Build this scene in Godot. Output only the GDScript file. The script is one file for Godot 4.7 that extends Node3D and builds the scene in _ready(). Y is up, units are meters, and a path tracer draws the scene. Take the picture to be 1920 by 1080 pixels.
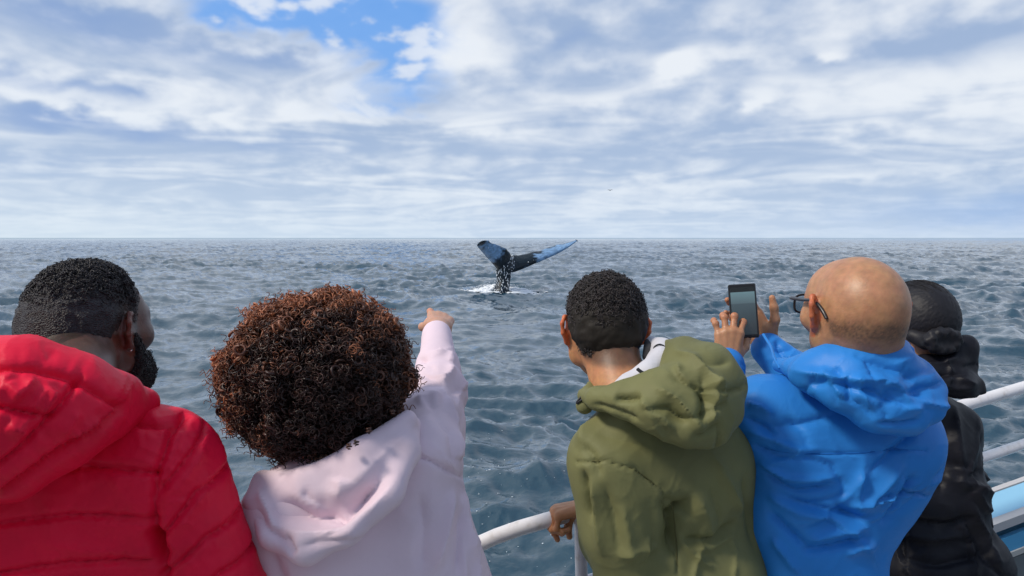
extends Node3D
# A whale-watching boat: five people at the rail, a whale's tail out at sea.
const DECK := 1.45   # height of the deck over the water
const EYE := Vector3(0, 3.3, 0)
const EXPOSURE := 1.75
const SUN_AZIMUTH := -110.0
const SUN_HEIGHT := 47.0

var fields: Array[Field] = []
var taken := {}


func _ready() -> void:
	var camera := Camera3D.new()
	camera.name = "camera"
	camera.position = EYE
	camera.rotation.x = -atan(93.0 / 1304.0)
	camera.fov = 44.99
	camera.near = 0.05
	camera.far = 9000.0
	add_child(camera)
	camera.current = true
	build_sky()
	var sun := DirectionalLight3D.new()
	sun.name = "sun"
	sun.light_energy = 0.5
	sun.light_color = Color(1.0, 0.96, 0.9)
	sun.light_angular_distance = 10.0
	sun.shadow_enabled = true
	sun.rotation_degrees = Vector3(-SUN_HEIGHT, 180.0 - SUN_AZIMUTH, 0)
	add_child(sun)
	build_sea()
	build_whale()
	build_boat()
	build_people()


func numbered(called: String) -> String:
	taken[called] = taken.get(called, 0) + 1
	return called if taken[called] == 1 else "%s_%03d" % [called, taken[called] - 1]


func tag(o: Node, label: String, category: String, group := "") -> void:
	o.set_meta("label", label)
	o.set_meta("category", category)
	if group:
		o.set_meta("group", group)


func thing(called: String, label: String, category: String, at: Vector3, group := "") -> Node3D:
	var o := Node3D.new()
	o.name = numbered(called)
	o.position = at
	add_child(o)
	tag(o, label, category, group)
	return o


func child_name(parent: Node, called: String) -> String:
	var count := 0
	while parent.has_node(called if count == 0 else "%s_%03d" % [called, count]):
		count += 1
	return called if count == 0 else "%s_%03d" % [called, count]


func part(called: String, mesh: Mesh, material: Material, parent: Node3D, at := Vector3.ZERO) -> MeshInstance3D:
	var o := MeshInstance3D.new()
	o.name = child_name(parent, called)
	o.mesh = mesh
	o.position = at
	o.material_override = material
	parent.add_child(o, true)
	return o


func paint(color: Color, roughness := 0.6, specular := 0.5) -> StandardMaterial3D:
	var m := StandardMaterial3D.new()
	m.albedo_color = color.linear_to_srgb()
	m.roughness = roughness
	m.metallic_specular = specular
	return m


func noise_of(frequency: float, n_seed: int, octaves := 4, kind := FastNoiseLite.TYPE_SIMPLEX_SMOOTH) -> FastNoiseLite:
	var n := FastNoiseLite.new()
	n.noise_type = kind
	n.frequency = frequency
	n.seed = n_seed
	n.fractal_type = FastNoiseLite.FRACTAL_FBM if octaves > 1 else FastNoiseLite.FRACTAL_NONE
	n.fractal_octaves = octaves
	return n


func relief(noise: FastNoiseLite, side := 512) -> NoiseTexture2D:
	var t := NoiseTexture2D.new()
	t.width = side
	t.height = side
	t.seamless = true
	t.noise = noise
	return t


func arrays(v: PackedVector3Array, n: PackedVector3Array, i: PackedInt32Array, c := PackedColorArray()) -> ArrayMesh:
	var a := []
	a.resize(Mesh.ARRAY_MAX)
	a[Mesh.ARRAY_VERTEX] = v
	a[Mesh.ARRAY_NORMAL] = n
	a[Mesh.ARRAY_INDEX] = i
	if c.size():
		a[Mesh.ARRAY_COLOR] = c
	var m := ArrayMesh.new()
	m.add_surface_from_arrays(Mesh.PRIMITIVE_TRIANGLES, a)
	return m


func face_normals(v: PackedVector3Array, idx: PackedInt32Array) -> PackedVector3Array:
	var n := PackedVector3Array()
	n.resize(v.size())
	for t in range(0, idx.size(), 3):
		var a := idx[t]
		var b := idx[t + 1]
		var c := idx[t + 2]
		var f := (v[c] - v[a]).cross(v[b] - v[a])
		n[a] += f
		n[b] += f
		n[c] += f
	for k in n.size():
		n[k] = n[k].normalized()
	return n


# a round bar along points; radii holds one radius for all or one for each
func tube(points: Array, radii: Array, sides := 12, smooth := 0) -> ArrayMesh:
	var pts := PackedVector3Array()
	var rs := PackedFloat32Array()
	for k in points.size():
		var r: float = radii[mini(k, radii.size() - 1)]
		if smooth > 0 and k < points.size() - 1:
			var p0: Vector3 = points[maxi(k - 1, 0)]
			var p3: Vector3 = points[mini(k + 2, points.size() - 1)]
			var r1: float = radii[mini(k + 1, radii.size() - 1)]
			for j in smooth:
				var t := float(j) / smooth
				pts.append((points[k] as Vector3).cubic_interpolate(points[k + 1], p0, p3, t))
				rs.append(lerpf(r, r1, t))
		else:
			pts.append(points[k])
			rs.append(r)
	var v := PackedVector3Array()
	var n := PackedVector3Array()
	var idx := PackedInt32Array()
	var side := Vector3.ZERO
	for k in pts.size():
		var along := (pts[mini(k + 1, pts.size() - 1)] - pts[maxi(k - 1, 0)]).normalized()
		if side == Vector3.ZERO:
			side = along.cross(Vector3.UP if absf(along.y) < 0.9 else Vector3.RIGHT).normalized()
		side = (side - along * side.dot(along)).normalized()
		var up := along.cross(side)
		for j in sides:
			var w := TAU * j / sides
			var d := side * cos(w) + up * sin(w)
			v.append(pts[k] + d * rs[k])
			n.append(d)
	for k in pts.size() - 1:
		for j in sides:
			var a := k * sides + j
			var b := k * sides + (j + 1) % sides
			idx.append_array([a, a + sides, b, b, a + sides, b + sides])
	for e in 2:
		var base := (pts.size() - 1) * sides if e else 0
		var tip := (pts[pts.size() - 1] - pts[pts.size() - 2]).normalized() if e else (pts[0] - pts[1]).normalized()
		var c := v.size()
		v.append(pts[pts.size() - 1 if e else 0] + tip * rs[rs.size() - 1 if e else 0] * 0.4)
		n.append(tip)
		for j in sides:
			var a := base + j
			var b := base + (j + 1) % sides
			idx.append_array([c, a, b] if not e else [c, b, a])
	return arrays(v, n, idx)


func smooth_box(size: Vector3, bevel: float) -> ArrayMesh:
	# a box whose edges are chamfered


	var pts := PackedVector3Array()
	var h := size * 0.5
	for sx in [-1, 1]:
		for sy in [-1, 1]:
			for sz in [-1, 1]:
				pts.append(Vector3(sx * (h.x - bevel), sy * (h.y - bevel), sz * h.z))
				pts.append(Vector3(sx * (h.x - bevel), sy * h.y, sz * (h.z - bevel)))
				pts.append(Vector3(sx * h.x, sy * (h.y - bevel), sz * (h.z - bevel)))
	return convex(pts)


func convex(pts: PackedVector3Array) -> ArrayMesh:
	# the chamfered box as its 26 faces, found by the support of each direction
	var v := PackedVector3Array()
	var n := PackedVector3Array()
	var idx := PackedInt32Array()
	for x in [-1, 0, 1]:
		for y in [-1, 0, 1]:
			for z in [-1, 0, 1]:
				var d := Vector3(x, y, z).normalized()
				if d == Vector3.ZERO:
					continue
				var most := -INF
				for p in pts:
					most = maxf(most, p.dot(d))
				var on: Array[Vector3] = []
				for p in pts:
					if p.dot(d) > most - 1e-5:
						on.append(p)
				if on.size() < 3:
					continue
				var mid := Vector3.ZERO
				for p in on:
					mid += p / on.size()
				var u := d.cross(Vector3.UP if absf(d.y) < 0.9 else Vector3.RIGHT).normalized()
				var w := d.cross(u)
				on.sort_custom(func(p, q): return atan2((p - mid).dot(w), (p - mid).dot(u)) > atan2((q - mid).dot(w), (q - mid).dot(u)))
				var base := v.size()
				for p in on:
					v.append(p)
					n.append(d)
				for k in range(1, on.size() - 1):
					idx.append_array([base, base + k, base + k + 1])
	return arrays(v, n, idx)


# ---------------------------------------------------------------- sky
var sky_big := noise_of(0.16, 11, 5)
var sky_mid := noise_of(0.5, 23, 5)
var sky_fine := noise_of(1.6, 37, 6)
var sky_warp := noise_of(0.3, 5, 3)

# clearings, bright banks and dark banks in the cloud: direction (degrees to the right, degrees up), width and height in degrees, strength
var clearings := [
	[Vector2(-19.74, 16.50), 6.0, 1.7, 0.95], [Vector2(-15.08, 16.16), 6.0, 2.1, 1.0], [Vector2(-9.15, 15.93), 4.5, 2.6, 1.2], [Vector2(-7.92, 13.45), 3.0, 2.4, 1.0], [Vector2(-11.00, 17.36), 6.0, 1.4, 0.8],
	[Vector2(-8.58, 11.03), 4.2, 1.2, 0.75], [Vector2(-23.62, 16.26), 2.5, 1.4, 0.6], [Vector2(-11.52, 10.12), 2.5, 0.7, 0.4], [Vector2(35.04, 2.21), 5.0, 1.5, 0.55], [Vector2(2.18, 3.99), 4.0, 0.6, 0.25],
]
var bright_banks := [
	[Vector2(-34.15, 9.71), 4.5, 1.0, 0.75], [Vector2(-30.47, 9.46), 5.0, 0.8, 0.4], [Vector2(-21.74, 9.34), 0.9, 0.55, 0.8], [Vector2(-1.95, 9.20), 4.0, 0.9, 0.75], [Vector2(13.52, 13.56), 1.7, 0.95, 1.5], [Vector2(14.74, 13.03), 1.4, 0.7, 0.3],
	[Vector2(16.06, 16.64), 3.0, 1.8, 0.7], [Vector2(7.73, 10.85), 2.0, 0.7, 0.5], [Vector2(-3.86, 15.71), 2.4, 2.4, 0.55], [Vector2(-2.58, 14.16), 2.6, 1.6, 0.35], [Vector2(21.00, 11.76), 2.6, 1.4, 0.55], [Vector2(19.13, 10.55), 1.3, 0.6, 1.0],
	[Vector2(24.60, 13.37), 0.9, 0.5, 1.0], [Vector2(30.76, 10.32), 3.0, 1.4, 0.5], [Vector2(34.98, 10.69), 2.8, 1.5, 0.55], [Vector2(-15.28, 6.04), 6.0, 0.6, 0.45], [Vector2(25.59, 4.57), 4.0, 0.45, 0.6], [Vector2(1.74, 6.77), 5.0, 1.0, 0.35],
	[Vector2(30.65, 4.81), 5.0, 0.5, 0.4], [Vector2(25.82, 8.38), 2.0, 0.8, 0.4], [Vector2(-19.38, 15.81), 1.2, 0.8, 0.9], [Vector2(-11.04, 14.77), 1.0, 0.4, 0.6], [Vector2(-13.59, 9.64), 5.0, 0.8, 0.35], [Vector2(-8.15, 11.57), 1.6, 0.35, 0.7], [Vector2(-2.61, 4.64), 8.0, 0.8, 0.25],
]
var dark_banks := [
	[Vector2(-33.53, 10.36), 5.5, 0.75, 1.0], [Vector2(-30.21, 7.98), 6.0, 0.95, 1.15], [Vector2(-34.20, 8.40), 3.0, 0.8, 0.5], [Vector2(-28.50, 9.94), 1.6, 0.6, 0.6], [Vector2(-32.44, 14.88), 6.0, 1.1, 0.7], [Vector2(-29.02, 13.67), 6.0, 1.4, 0.4], [Vector2(-17.91, 13.13), 4.0, 0.9, 0.6],
	[Vector2(-20.37, 7.07), 9.0, 1.0, 0.55], [Vector2(-34.35, 4.90), 9.0, 1.0, 0.55], [Vector2(4.07, 15.70), 1.6, 1.0, 0.6], [Vector2(11.43, 16.02), 2.2, 2.0, 0.65], [Vector2(16.34, 13.05), 2.4, 0.7, 0.5], [Vector2(23.55, 12.59), 3.4, 0.6, 0.6],
	[Vector2(33.69, 13.69), 5.0, 1.6, 0.75], [Vector2(29.05, 12.97), 5.0, 1.0, 0.5], [Vector2(18.03, 8.05), 6.0, 2.0, 0.55], [Vector2(24.45, 6.94), 5.0, 1.0, 0.4], [Vector2(-22.81, 13.10), 5.0, 0.8, 0.3], [Vector2(6.87, 12.48), 3.0, 0.8, 0.3], [Vector2(35.55, 4.13), 6.0, 0.8, 0.35], [Vector2(2.58, 14.75), 1.2, 1.0, 0.4],
]


func bank(list: Array, at: Vector2) -> float:
	var s := 0.0
	for b in list:
		var d: Vector2 = at - b[0]
		var q: float = d.x * d.x / (b[1] * b[1]) + d.y * d.y / (b[2] * b[2])
		if q < 6.0:
			s += b[3] * exp(-q)
	return s


func lin(r: float, g: float, b: float) -> Vector3:
	var c := Color(r / 255.0, g / 255.0, b / 255.0).srgb_to_linear()
	return Vector3(c.r, c.g, c.b)


func sky_color(azimuth: float, height: float, near: Array) -> Vector3:
	var a := deg_to_rad(azimuth)
	var h := deg_to_rad(height)
	var d := Vector3(sin(a) * cos(h), sin(h), -cos(a) * cos(h))
	var reach := 1.0 / (d.y + 0.07)
	var p := Vector2(d.x, d.z) * reach
	p += Vector2(sky_warp.get_noise_2dv(p), sky_warp.get_noise_2d(p.x + 40.0, p.y)) * 0.9
	var big := sky_big.get_noise_2dv(p * 1.1)
	var mid := sky_mid.get_noise_2d(p.x, p.y * 1.2)
	var fine := sky_fine.get_noise_2d(p.x, p.y)
	var rough := sky_fine.get_noise_2d(azimuth * 0.14, height * 0.24) # puffs, as round as they look
	var here := Vector2(azimuth + mid * 3.0 + fine * 1.2, height + rough * 0.9 + mid * 0.5)
	var streak := sky_fine.get_noise_2d(azimuth * 0.05 + mid, height * 0.42 + azimuth * 0.012 + big * 1.5) * exp(-height / 12.0)
	var light := 0.45 + big * 0.42 + mid * 0.5 + fine * 0.36 + rough * 0.3 + streak * 0.25
	light += 0.55 * bank(near[0], here) - 0.5 * bank(near[1], here)
	light = smoothstep(0.0, 1.05, light)
	var gap := bank(near[2], here) + maxf(0.0, (height - 24.0) * 0.012) * (0.6 - big * 1.6) + mid * 0.5 + fine * 0.4 - 0.12
	gap = smoothstep(0.15, 1.35, gap + rough * 0.5) * (0.95 - 0.75 * smoothstep(0.0, 0.55, fine * 0.9 + rough * 0.8 + mid * 0.6))
	var shade := lin(154, 177, 212).lerp(lin(108, 146, 205), clampf(bank(near[1], here) * 0.75 - 0.1 - maxf(azimuth, 0.0) * 0.03, 0.0, 1.0))
	var c := shade.lerp(lin(235, 240, 247), light)
	var blue := lin(104, 166, 238).lerp(lin(52, 112, 205), clampf((height - 12.0) / 60.0, 0.0, 1.0))
	c = c.lerp(blue, gap)
	var haze := exp(-height / 6.0)
	c = c.lerp(lin(208, 225, 243), haze * 0.8)
	c = c.lerp(lin(132, 172, 226), clampf(bank([[Vector2(35.64, 1.84), 9.0, 1.4, 0.45]], here), 0.0, 0.8))
	c = c.lerp(lin(218, 232, 240), clampf(-azimuth / 45.0, 0.0, 1.0) * exp(-height / 3.0) * 0.6)
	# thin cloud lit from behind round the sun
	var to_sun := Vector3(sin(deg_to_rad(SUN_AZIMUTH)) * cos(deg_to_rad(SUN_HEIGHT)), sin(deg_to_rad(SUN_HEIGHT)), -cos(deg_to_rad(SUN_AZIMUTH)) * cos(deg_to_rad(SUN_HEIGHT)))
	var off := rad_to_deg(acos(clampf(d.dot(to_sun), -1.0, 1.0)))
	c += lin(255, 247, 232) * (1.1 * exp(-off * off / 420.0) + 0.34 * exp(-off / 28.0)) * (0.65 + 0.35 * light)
	c *= Vector3.ONE.lerp(Vector3(0.52, 0.61, 0.73), smoothstep(14.0, 62.0, height)) # sky darkened and blued overhead to deepen contrast on the sea
	return c / EXPOSURE


func sky_rows(y: int, wide: int, tall: int, x0: int, x1: int, into: Array, at: int) -> void:
	var row := PackedFloat32Array()
	var height := 90.0 - (y + 0.5) / tall * 180.0
	var near := [bright_banks, dark_banks, clearings].map(func(list): return list.filter(func(b): return absf(b[0].y - height) < 2.5 * b[2] + 1.5))
	for x in range(x0, x1):
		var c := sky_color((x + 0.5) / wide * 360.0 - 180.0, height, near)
		row.append_array([c.x, c.y, c.z])
	into[at] = row


func sky_image(wide: int, x0: int, x1: int, y0: int, y1: int) -> Image:
	var rows := []
	rows.resize(y1 - y0)
	for k in y1 - y0:
		sky_rows(y0 + k, wide, wide / 2, x0, x1, rows, k)
	var all := PackedFloat32Array()
	for r in rows:
		all.append_array(r)
	return Image.create_from_data(x1 - x0, y1 - y0, false, Image.FORMAT_RGBF, all.to_byte_array())


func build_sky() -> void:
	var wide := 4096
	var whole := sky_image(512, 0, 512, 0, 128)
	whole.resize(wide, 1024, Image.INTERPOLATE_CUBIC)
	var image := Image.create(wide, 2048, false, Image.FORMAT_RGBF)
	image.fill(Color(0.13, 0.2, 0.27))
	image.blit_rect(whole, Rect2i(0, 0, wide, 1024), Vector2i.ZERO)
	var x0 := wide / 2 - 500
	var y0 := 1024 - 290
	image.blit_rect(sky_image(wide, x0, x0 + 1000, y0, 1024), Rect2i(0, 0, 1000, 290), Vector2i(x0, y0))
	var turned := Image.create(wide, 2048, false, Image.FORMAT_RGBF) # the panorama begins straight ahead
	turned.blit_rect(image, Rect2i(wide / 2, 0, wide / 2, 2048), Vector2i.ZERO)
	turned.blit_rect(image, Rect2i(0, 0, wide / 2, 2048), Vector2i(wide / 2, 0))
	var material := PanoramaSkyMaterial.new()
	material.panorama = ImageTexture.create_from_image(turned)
	var sky := Sky.new()
	sky.sky_material = material
	var e := Environment.new()
	e.background_mode = Environment.BG_SKY
	e.sky = sky
	e.tonemap_mode = Environment.TONE_MAPPER_LINEAR
	e.tonemap_exposure = EXPOSURE
	e.sdfgi_enabled = true
	e.ssao_enabled = true
	e.ssil_enabled = true
	var around := WorldEnvironment.new()
	around.name = "sky"
	around.environment = e
	add_child(around)


# ---------------------------------------------------------------- sea
var sea_swell := ridged(0.06, 3, 2)
var sea_wave := ridged(0.2, 29, 3)
var sea_chop := ridged(0.62, 81, 3)
var sea_ripple := ridged(2.0, 58, 3)
var sea_patch := noise_of(0.03, 91, 3)


func ridged(frequency: float, n_seed: int, octaves: int) -> FastNoiseLite:
	var n := noise_of(frequency, n_seed, octaves)
	n.fractal_type = FastNoiseLite.FRACTAL_RIDGED
	n.fractal_gain = 0.42
	n.domain_warp_enabled = true
	n.domain_warp_amplitude = 0.9 / frequency * 0.35
	n.domain_warp_frequency = frequency * 0.8
	n.domain_warp_fractal_type = FastNoiseLite.DOMAIN_WARP_FRACTAL_NONE
	return n


# crests run across the wind, so the noise is stretched along them
func sea_height(x: float, z: float, away: float) -> float:
	var u := x * 0.5 + z * 0.14
	var w := z * 1.0 - x * 0.22
	var gust := 1.0 + 0.9 * sea_patch.get_noise_2d(x, z)
	var h := 0.34 * sea_swell.get_noise_2d(u, w)
	h += 0.33 * gust * sea_wave.get_noise_2d(u * 1.1 + w * 0.2, w)
	if away < 500.0:
		h += 0.115 * gust * sea_chop.get_noise_2d(u * 1.5 - w * 0.25, w)
	if away < 45.0:
		h += 0.017 * gust * sea_ripple.get_noise_2d(u * 1.8 + w * 0.3, w)
	return h


func sea_ring(k: int, radii: PackedFloat32Array, turns: PackedFloat32Array, into: Array) -> void:
	var row := PackedVector3Array()
	var r := radii[k]
	var fade := 1.0 if r < 1500.0 else 1.0 - smoothstep(1500.0, 3800.0, r)
	for t in turns:
		var x := sin(t) * r
		var z := -cos(t) * r
		row.append(Vector3(x, sea_height(x, z, r) * fade, z))
	into[k] = row


func sea_normals(k: int, rows: Array, into: Array) -> void:
	var here: PackedVector3Array = rows[k]
	var low: PackedVector3Array = rows[maxi(k - 1, 0)]
	var far: PackedVector3Array = rows[mini(k + 1, rows.size() - 1)]
	var n := PackedVector3Array()
	var many := here.size()
	for j in many:
		var across := here[(j + 1) % many] - here[(j + many - 1) % many]
		n.append(across.cross(far[j] - low[j]).normalized())
	into[k] = n


func build_sea() -> void:
	var radii := PackedFloat32Array()
	var r := 1.4
	while r < 4500.0:
		radii.append(r)
		r += 0.03 + r * 0.0062
	var turns := PackedFloat32Array()
	for k in 600:
		turns.append(deg_to_rad(-43.0 + 86.0 * k / 600.0))
	for k in 72:
		turns.append(deg_to_rad(43.0 + 274.0 * k / 72.0))
	var rows := []
	rows.resize(radii.size())
	var normals := rows.duplicate()
	for k in rows.size():
		sea_ring(k, radii, turns, rows)
	for k in rows.size():
		sea_normals(k, rows, normals)
	var v := PackedVector3Array()
	var n := PackedVector3Array()
	var idx := PackedInt32Array()
	for k in rows.size():
		v.append_array(rows[k])
		n.append_array(normals[k])
	var many := turns.size()
	idx.resize((rows.size() - 1) * many * 6)
	var at := 0
	for k in rows.size() - 1:
		for j in many:
			var a := k * many + j
			var b := k * many + (j + 1) % many
			idx[at] = a
			idx[at + 1] = a + many
			idx[at + 2] = b
			idx[at + 3] = b
			idx[at + 4] = a + many
			idx[at + 5] = b + many
			at += 6
	var m := StandardMaterial3D.new()
	m.albedo_color = Color(0.004, 0.038, 0.062).linear_to_srgb()
	m.roughness = 0.11
	m.clearcoat_enabled = true
	m.clearcoat = 0.55
	m.clearcoat_roughness = 0.11
	m.metallic_specular = 0.7
	var ripple := noise_of(0.012, 8, 6)
	ripple.domain_warp_enabled = true
	ripple.domain_warp_amplitude = 28.0
	ripple.domain_warp_frequency = 0.012
	m.heightmap_enabled = true
	m.heightmap_texture = relief(ripple, 1024)
	m.heightmap_scale = 1.9
	m.uv1_triplanar = true
	m.uv1_world_triplanar = true
	m.uv1_scale = Vector3(0.21, 0.21, 0.3)
	var o := part("sea", arrays(v, n, idx), m, self)
	o.set_meta("kind", "structure")
	tag(o, "choppy dark blue open sea reaching to the horizon", "sea")


# ---------------------------------------------------------------- whale
# one fluke: a tapering blade between a leading and a trailing edge, thick in front and thin behind
func blade(lead: Array, trail: Array, thick: float, v: PackedVector3Array, idx: PackedInt32Array) -> void:
	var along := 40
	var across := 14
	var base := v.size()
	for k in along + 1:
		var t := float(k) / along
		var a := on_curve(lead, t)
		var b := on_curve(trail, t)
		b += (b - a).normalized() * (0.035 * sin(t * 41.0) + 0.03 * sin(t * 23.0 + 1.0)) * sin(PI * t)
		var span := (on_curve(lead, minf(t + 0.03, 1.0)) + on_curve(trail, minf(t + 0.03, 1.0)) - on_curve(lead, maxf(t - 0.03, 0.0)) - on_curve(trail, maxf(t - 0.03, 0.0))).normalized()
		var up := span.cross(b - a).normalized()
		for j in across * 2:
			var s := float(j) / across if j < across else float(across * 2 - j) / across
			var depth := thick * (1.0 - 0.85 * t) * pow(s, 0.5) * (1.0 - s) * 1.9
			v.append(a.lerp(b, s) + up * depth * (1.0 if j < across else -1.0))
	for k in along:
		for j in across * 2:
			var p := base + k * across * 2 + j
			var q := base + k * across * 2 + (j + 1) % (across * 2)
			idx.append_array([p, p + across * 2, q, q, p + across * 2, q + across * 2])


func on_curve(pts: Array, t: float) -> Vector3:
	var f := clampf(t, 0.0, 1.0) * (pts.size() - 1)
	var k := mini(int(f), pts.size() - 2)
	var p: Vector3 = pts[k]
	return p.cubic_interpolate(pts[k + 1], pts[maxi(k - 1, 0)], pts[mini(k + 2, pts.size() - 1)], f - k)


func build_whale() -> void:
	var foot: Vector3 = Vector3(-0.7307, -0.0101, -39.56)
	foot.y = 0.0
	var whale := thing("whale_tail", "dark whale tail with pale patches painted shade blue raised out of the sea", "whale", foot)
	var v := PackedVector3Array()
	var idx := PackedInt32Array()
	# left fluke, tipped toward the boat; right fluke, seen nearly edge on
	blade([Vector3(-0.7876, 1.517, -39.47), Vector3(-1.335, 2.175, -38.72), Vector3(-1.69, 2.631, -38.05), Vector3(-1.879, 2.928, -37.47), Vector3(-1.655, 3.129, -37.28), Vector3(-1.262, 3.171, -37.49)],
		[Vector3(0.0307, 2.168, -40.02), Vector3(-0.1518, 2.512, -39.64), Vector3(-0.4785, 2.793, -39.06), Vector3(-0.8857, 2.961, -38.57), Vector3(-1.166, 3.067, -38.08), Vector3(-1.24, 3.156, -37.69)], 0.3, v, idx)
	blade([Vector3(-0.0913, 1.296, -39.66), Vector3(0.5521, 1.525, -39.98), Vector3(1.494, 1.903, -40.6), Vector3(2.534, 2.321, -41.34), Vector3(3.406, 2.787, -41.97), Vector3(3.99, 3.187, -42.4)],
		[Vector3(0, 2.316, -40.23), Vector3(0.6242, 2.35, -40.74), Vector3(1.584, 2.573, -41.35), Vector3(2.577, 2.866, -42.08), Vector3(3.382, 3.041, -42.49), Vector3(3.92, 3.202, -42.7)], 0.34, v, idx)
	# the stock of the tail
	var rings := [[Vector3(-0.9041, -0.5178, -39.13), 0.62], [Vector3(-0.727, 0.0066, -39.37), 0.52], [Vector3(-0.6074, 0.4223, -39.5), 0.44], [Vector3(-0.4871, 0.9617, -39.63), 0.37], [Vector3(-0.4567, 1.448, -39.67), 0.42], [Vector3(-0.3968, 1.839, -39.8), 0.45], [Vector3(-0.184, 2.168, -40.02), 0.22], [Vector3(-0.0615, 2.318, -40.13), 0.06]]
	var base := v.size()
	for k in 36:
		var t := k / 35.0
		var at := on_curve(rings.map(func(r): return r[0]), t)
		var wide := on_curve(rings.map(func(r): return Vector3(r[1], 0, 0)), t).x
		for j in 20:
			var w := TAU * j / 20.0
			var keel := 1.0 + 0.25 * pow(absf(sin(w)), 6.0)
			v.append(at + Vector3(cos(w) * wide * (1.0 + 0.15 * t), 0, sin(w) * wide * 0.7 * keel))
	for k in 35:
		for j in 20:
			var p := base + k * 20 + j
			var q := base + k * 20 + (j + 1) % 20
			idx.append_array([p, q, p + 20, q, q + 20, p + 20])
	var pale := noise_of(2.2, 41, 4)
	var c := PackedColorArray()
	var patches := [[Vector3(-1.23, 2.686, -38.25), 1.05], [Vector3(-0.92, 2.56, -38.75), 0.7], [Vector3(3.07, 2.726, -41.77), 0.8], [Vector3(2.401, 2.512, -41.25), 0.75], [Vector3(1.721, 2.176, -40.82), 0.45], [Vector3(3.478, 2.914, -42.08), 0.6]]
	for k in v.size():
		v[k] += Vector3(0, pale.get_noise_3dv(v[k] * 0.6) * 0.02, 0)
		var near := -1.0
		for p in patches:
			near = maxf(near, 1.0 - v[k].distance_to(p[0]) / p[1])
		var share := smoothstep(0.0, 0.5, near + pale.get_noise_3dv(v[k] * 1.3) * 0.75 + 0.05) * (0.7 + 0.5 * pale.get_noise_3dv(v[k] * 2.5))
		var scar := smoothstep(0.42, 0.6, pale.get_noise_3dv(v[k] * 3.1 + Vector3(9, 0, 0))) * 0.35
		c.append(Color(0.011, 0.016, 0.027).lerp(Color(0.27, 0.47, 0.75), maxf(share, scar * 0.6)))  # white patches painted blue, the tint they take in shade
		v[k] -= foot
	var skin := paint(Color.WHITE, 0.3, 0.35)
	skin.vertex_color_use_as_albedo = true
	skin.heightmap_enabled = true
	skin.heightmap_texture = relief(noise_of(0.03, 4, 5), 256)
	skin.heightmap_scale = 3.0
	skin.uv1_triplanar = true
	part("flukes", arrays(v, face_normals(v, idx), idx, c), skin, whale)
	# water running off: beads and streaks on the stock and the left fluke
	var rng := RandomNumberGenerator.new()
	rng.seed = 5
	var beads := MultiMesh.new()
	beads.transform_format = MultiMesh.TRANSFORM_3D
	var ball := SphereMesh.new()
	ball.radius = 0.5
	ball.height = 1.0
	ball.radial_segments = 8
	ball.rings = 4
	beads.mesh = ball
	beads.instance_count = 420
	var flat := face_normals(v, idx)
	for k in 420:
		var pick := rng.randi_range(0, v.size() - 1)
		for tries in 40:
			if flat[pick].z > 0.15 and v[pick].y > -0.1 and ((pick >= base and k % 4) or (pick < base and k % 4 == 0 and v[pick].x < 0.4 and v[pick].y < 2.4)):
				break
			pick = rng.randi_range(0, v.size() - 1)
		var s := rng.randf_range(0.018, 0.045)
		beads.set_instance_transform(k, Transform3D(Basis.from_scale(Vector3(s, s * rng.randf_range(1.0, 4.0), s)), v[pick] + flat[pick] * 0.012 + Vector3(rng.randf_range(-0.06, 0.06), rng.randf_range(-0.1, 0.1), 0)))
	var drops := MultiMeshInstance3D.new()
	drops.name = "water_beads"
	drops.multimesh = beads
	drops.material_override = paint(Color(0.75, 0.8, 0.85), 0.3)
	drops.set_meta("kind", "stuff")
	whale.add_child(drops)
	# the ring of white water where the stock breaks the surface
	var froth := MultiMesh.new()
	froth.transform_format = MultiMesh.TRANSFORM_3D
	froth.mesh = ball
	froth.instance_count = 1500
	for k in 1500:
		var w := rng.randf_range(0.0, TAU)
		var far := 0.5 + absf(rng.randfn(0.0, 0.55))
		var x := foot.x + cos(w) * far * 1.75 + 0.25
		var z := foot.z + 0.25 + sin(w) * far * 0.9
		var thin := 1.0 / (1.0 + far * 0.7)
		var s := rng.randf_range(0.05, 0.22) * thin
		var spray := rng.randf() < 0.25
		if k % 3 == 0: # broad flat patches of froth close to the tail
			far = rng.randf_range(0.45, 1.15)
			x = foot.x + cos(w) * far * 1.7 + 0.2
			z = foot.z + 0.2 + sin(w) * far
			s = rng.randf_range(0.1, 0.26)
			spray = false
		froth.set_instance_transform(k, Transform3D(Basis.from_scale(Vector3(s * rng.randf_range(1.0, 3.0), s * 0.4, s * 1.4) if not spray else Vector3.ONE * s * 0.4).rotated(Vector3.UP, rng.randf() * TAU), Vector3(x, sea_height(x, z, 40.0) + (rng.randf() * 0.5 * thin if spray else 0.03), z)))
	var foam := MultiMeshInstance3D.new()
	foam.name = "foam"
	foam.multimesh = froth
	foam.material_override = paint(Color(0.8, 0.83, 0.86), 0.7)
	foam.set_meta("kind", "stuff")
	tag(foam, "white foam churned up round the foot of the whale tail", "foam")
	add_child(foam)
	# a few specks of foam and a whitecap
	var specks := MultiMesh.new()
	specks.transform_format = MultiMesh.TRANSFORM_3D
	specks.mesh = ball
	specks.instance_count = 150
	for k in 150:
		var a := deg_to_rad(rng.randf_range(-12.0, 42.0))
		var r := rng.randf_range(6.2, 13.0)
		if rng.randf() < 0.5:
			a = deg_to_rad(rng.randf_range(-4.0, 6.0))
			r = rng.randf_range(6.2, 9.0)
		var x := sin(a) * r
		var z := -cos(a) * r
		var s := rng.randf_range(0.004, 0.015)
		specks.set_instance_transform(k, Transform3D(Basis.from_scale(Vector3(s * rng.randf_range(1.0, 2.2), s * 0.4, s)).rotated(Vector3.UP, rng.randf() * TAU), Vector3(x, sea_height(x, z, r) + 0.004, z)))
	var flecks := MultiMeshInstance3D.new()
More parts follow.
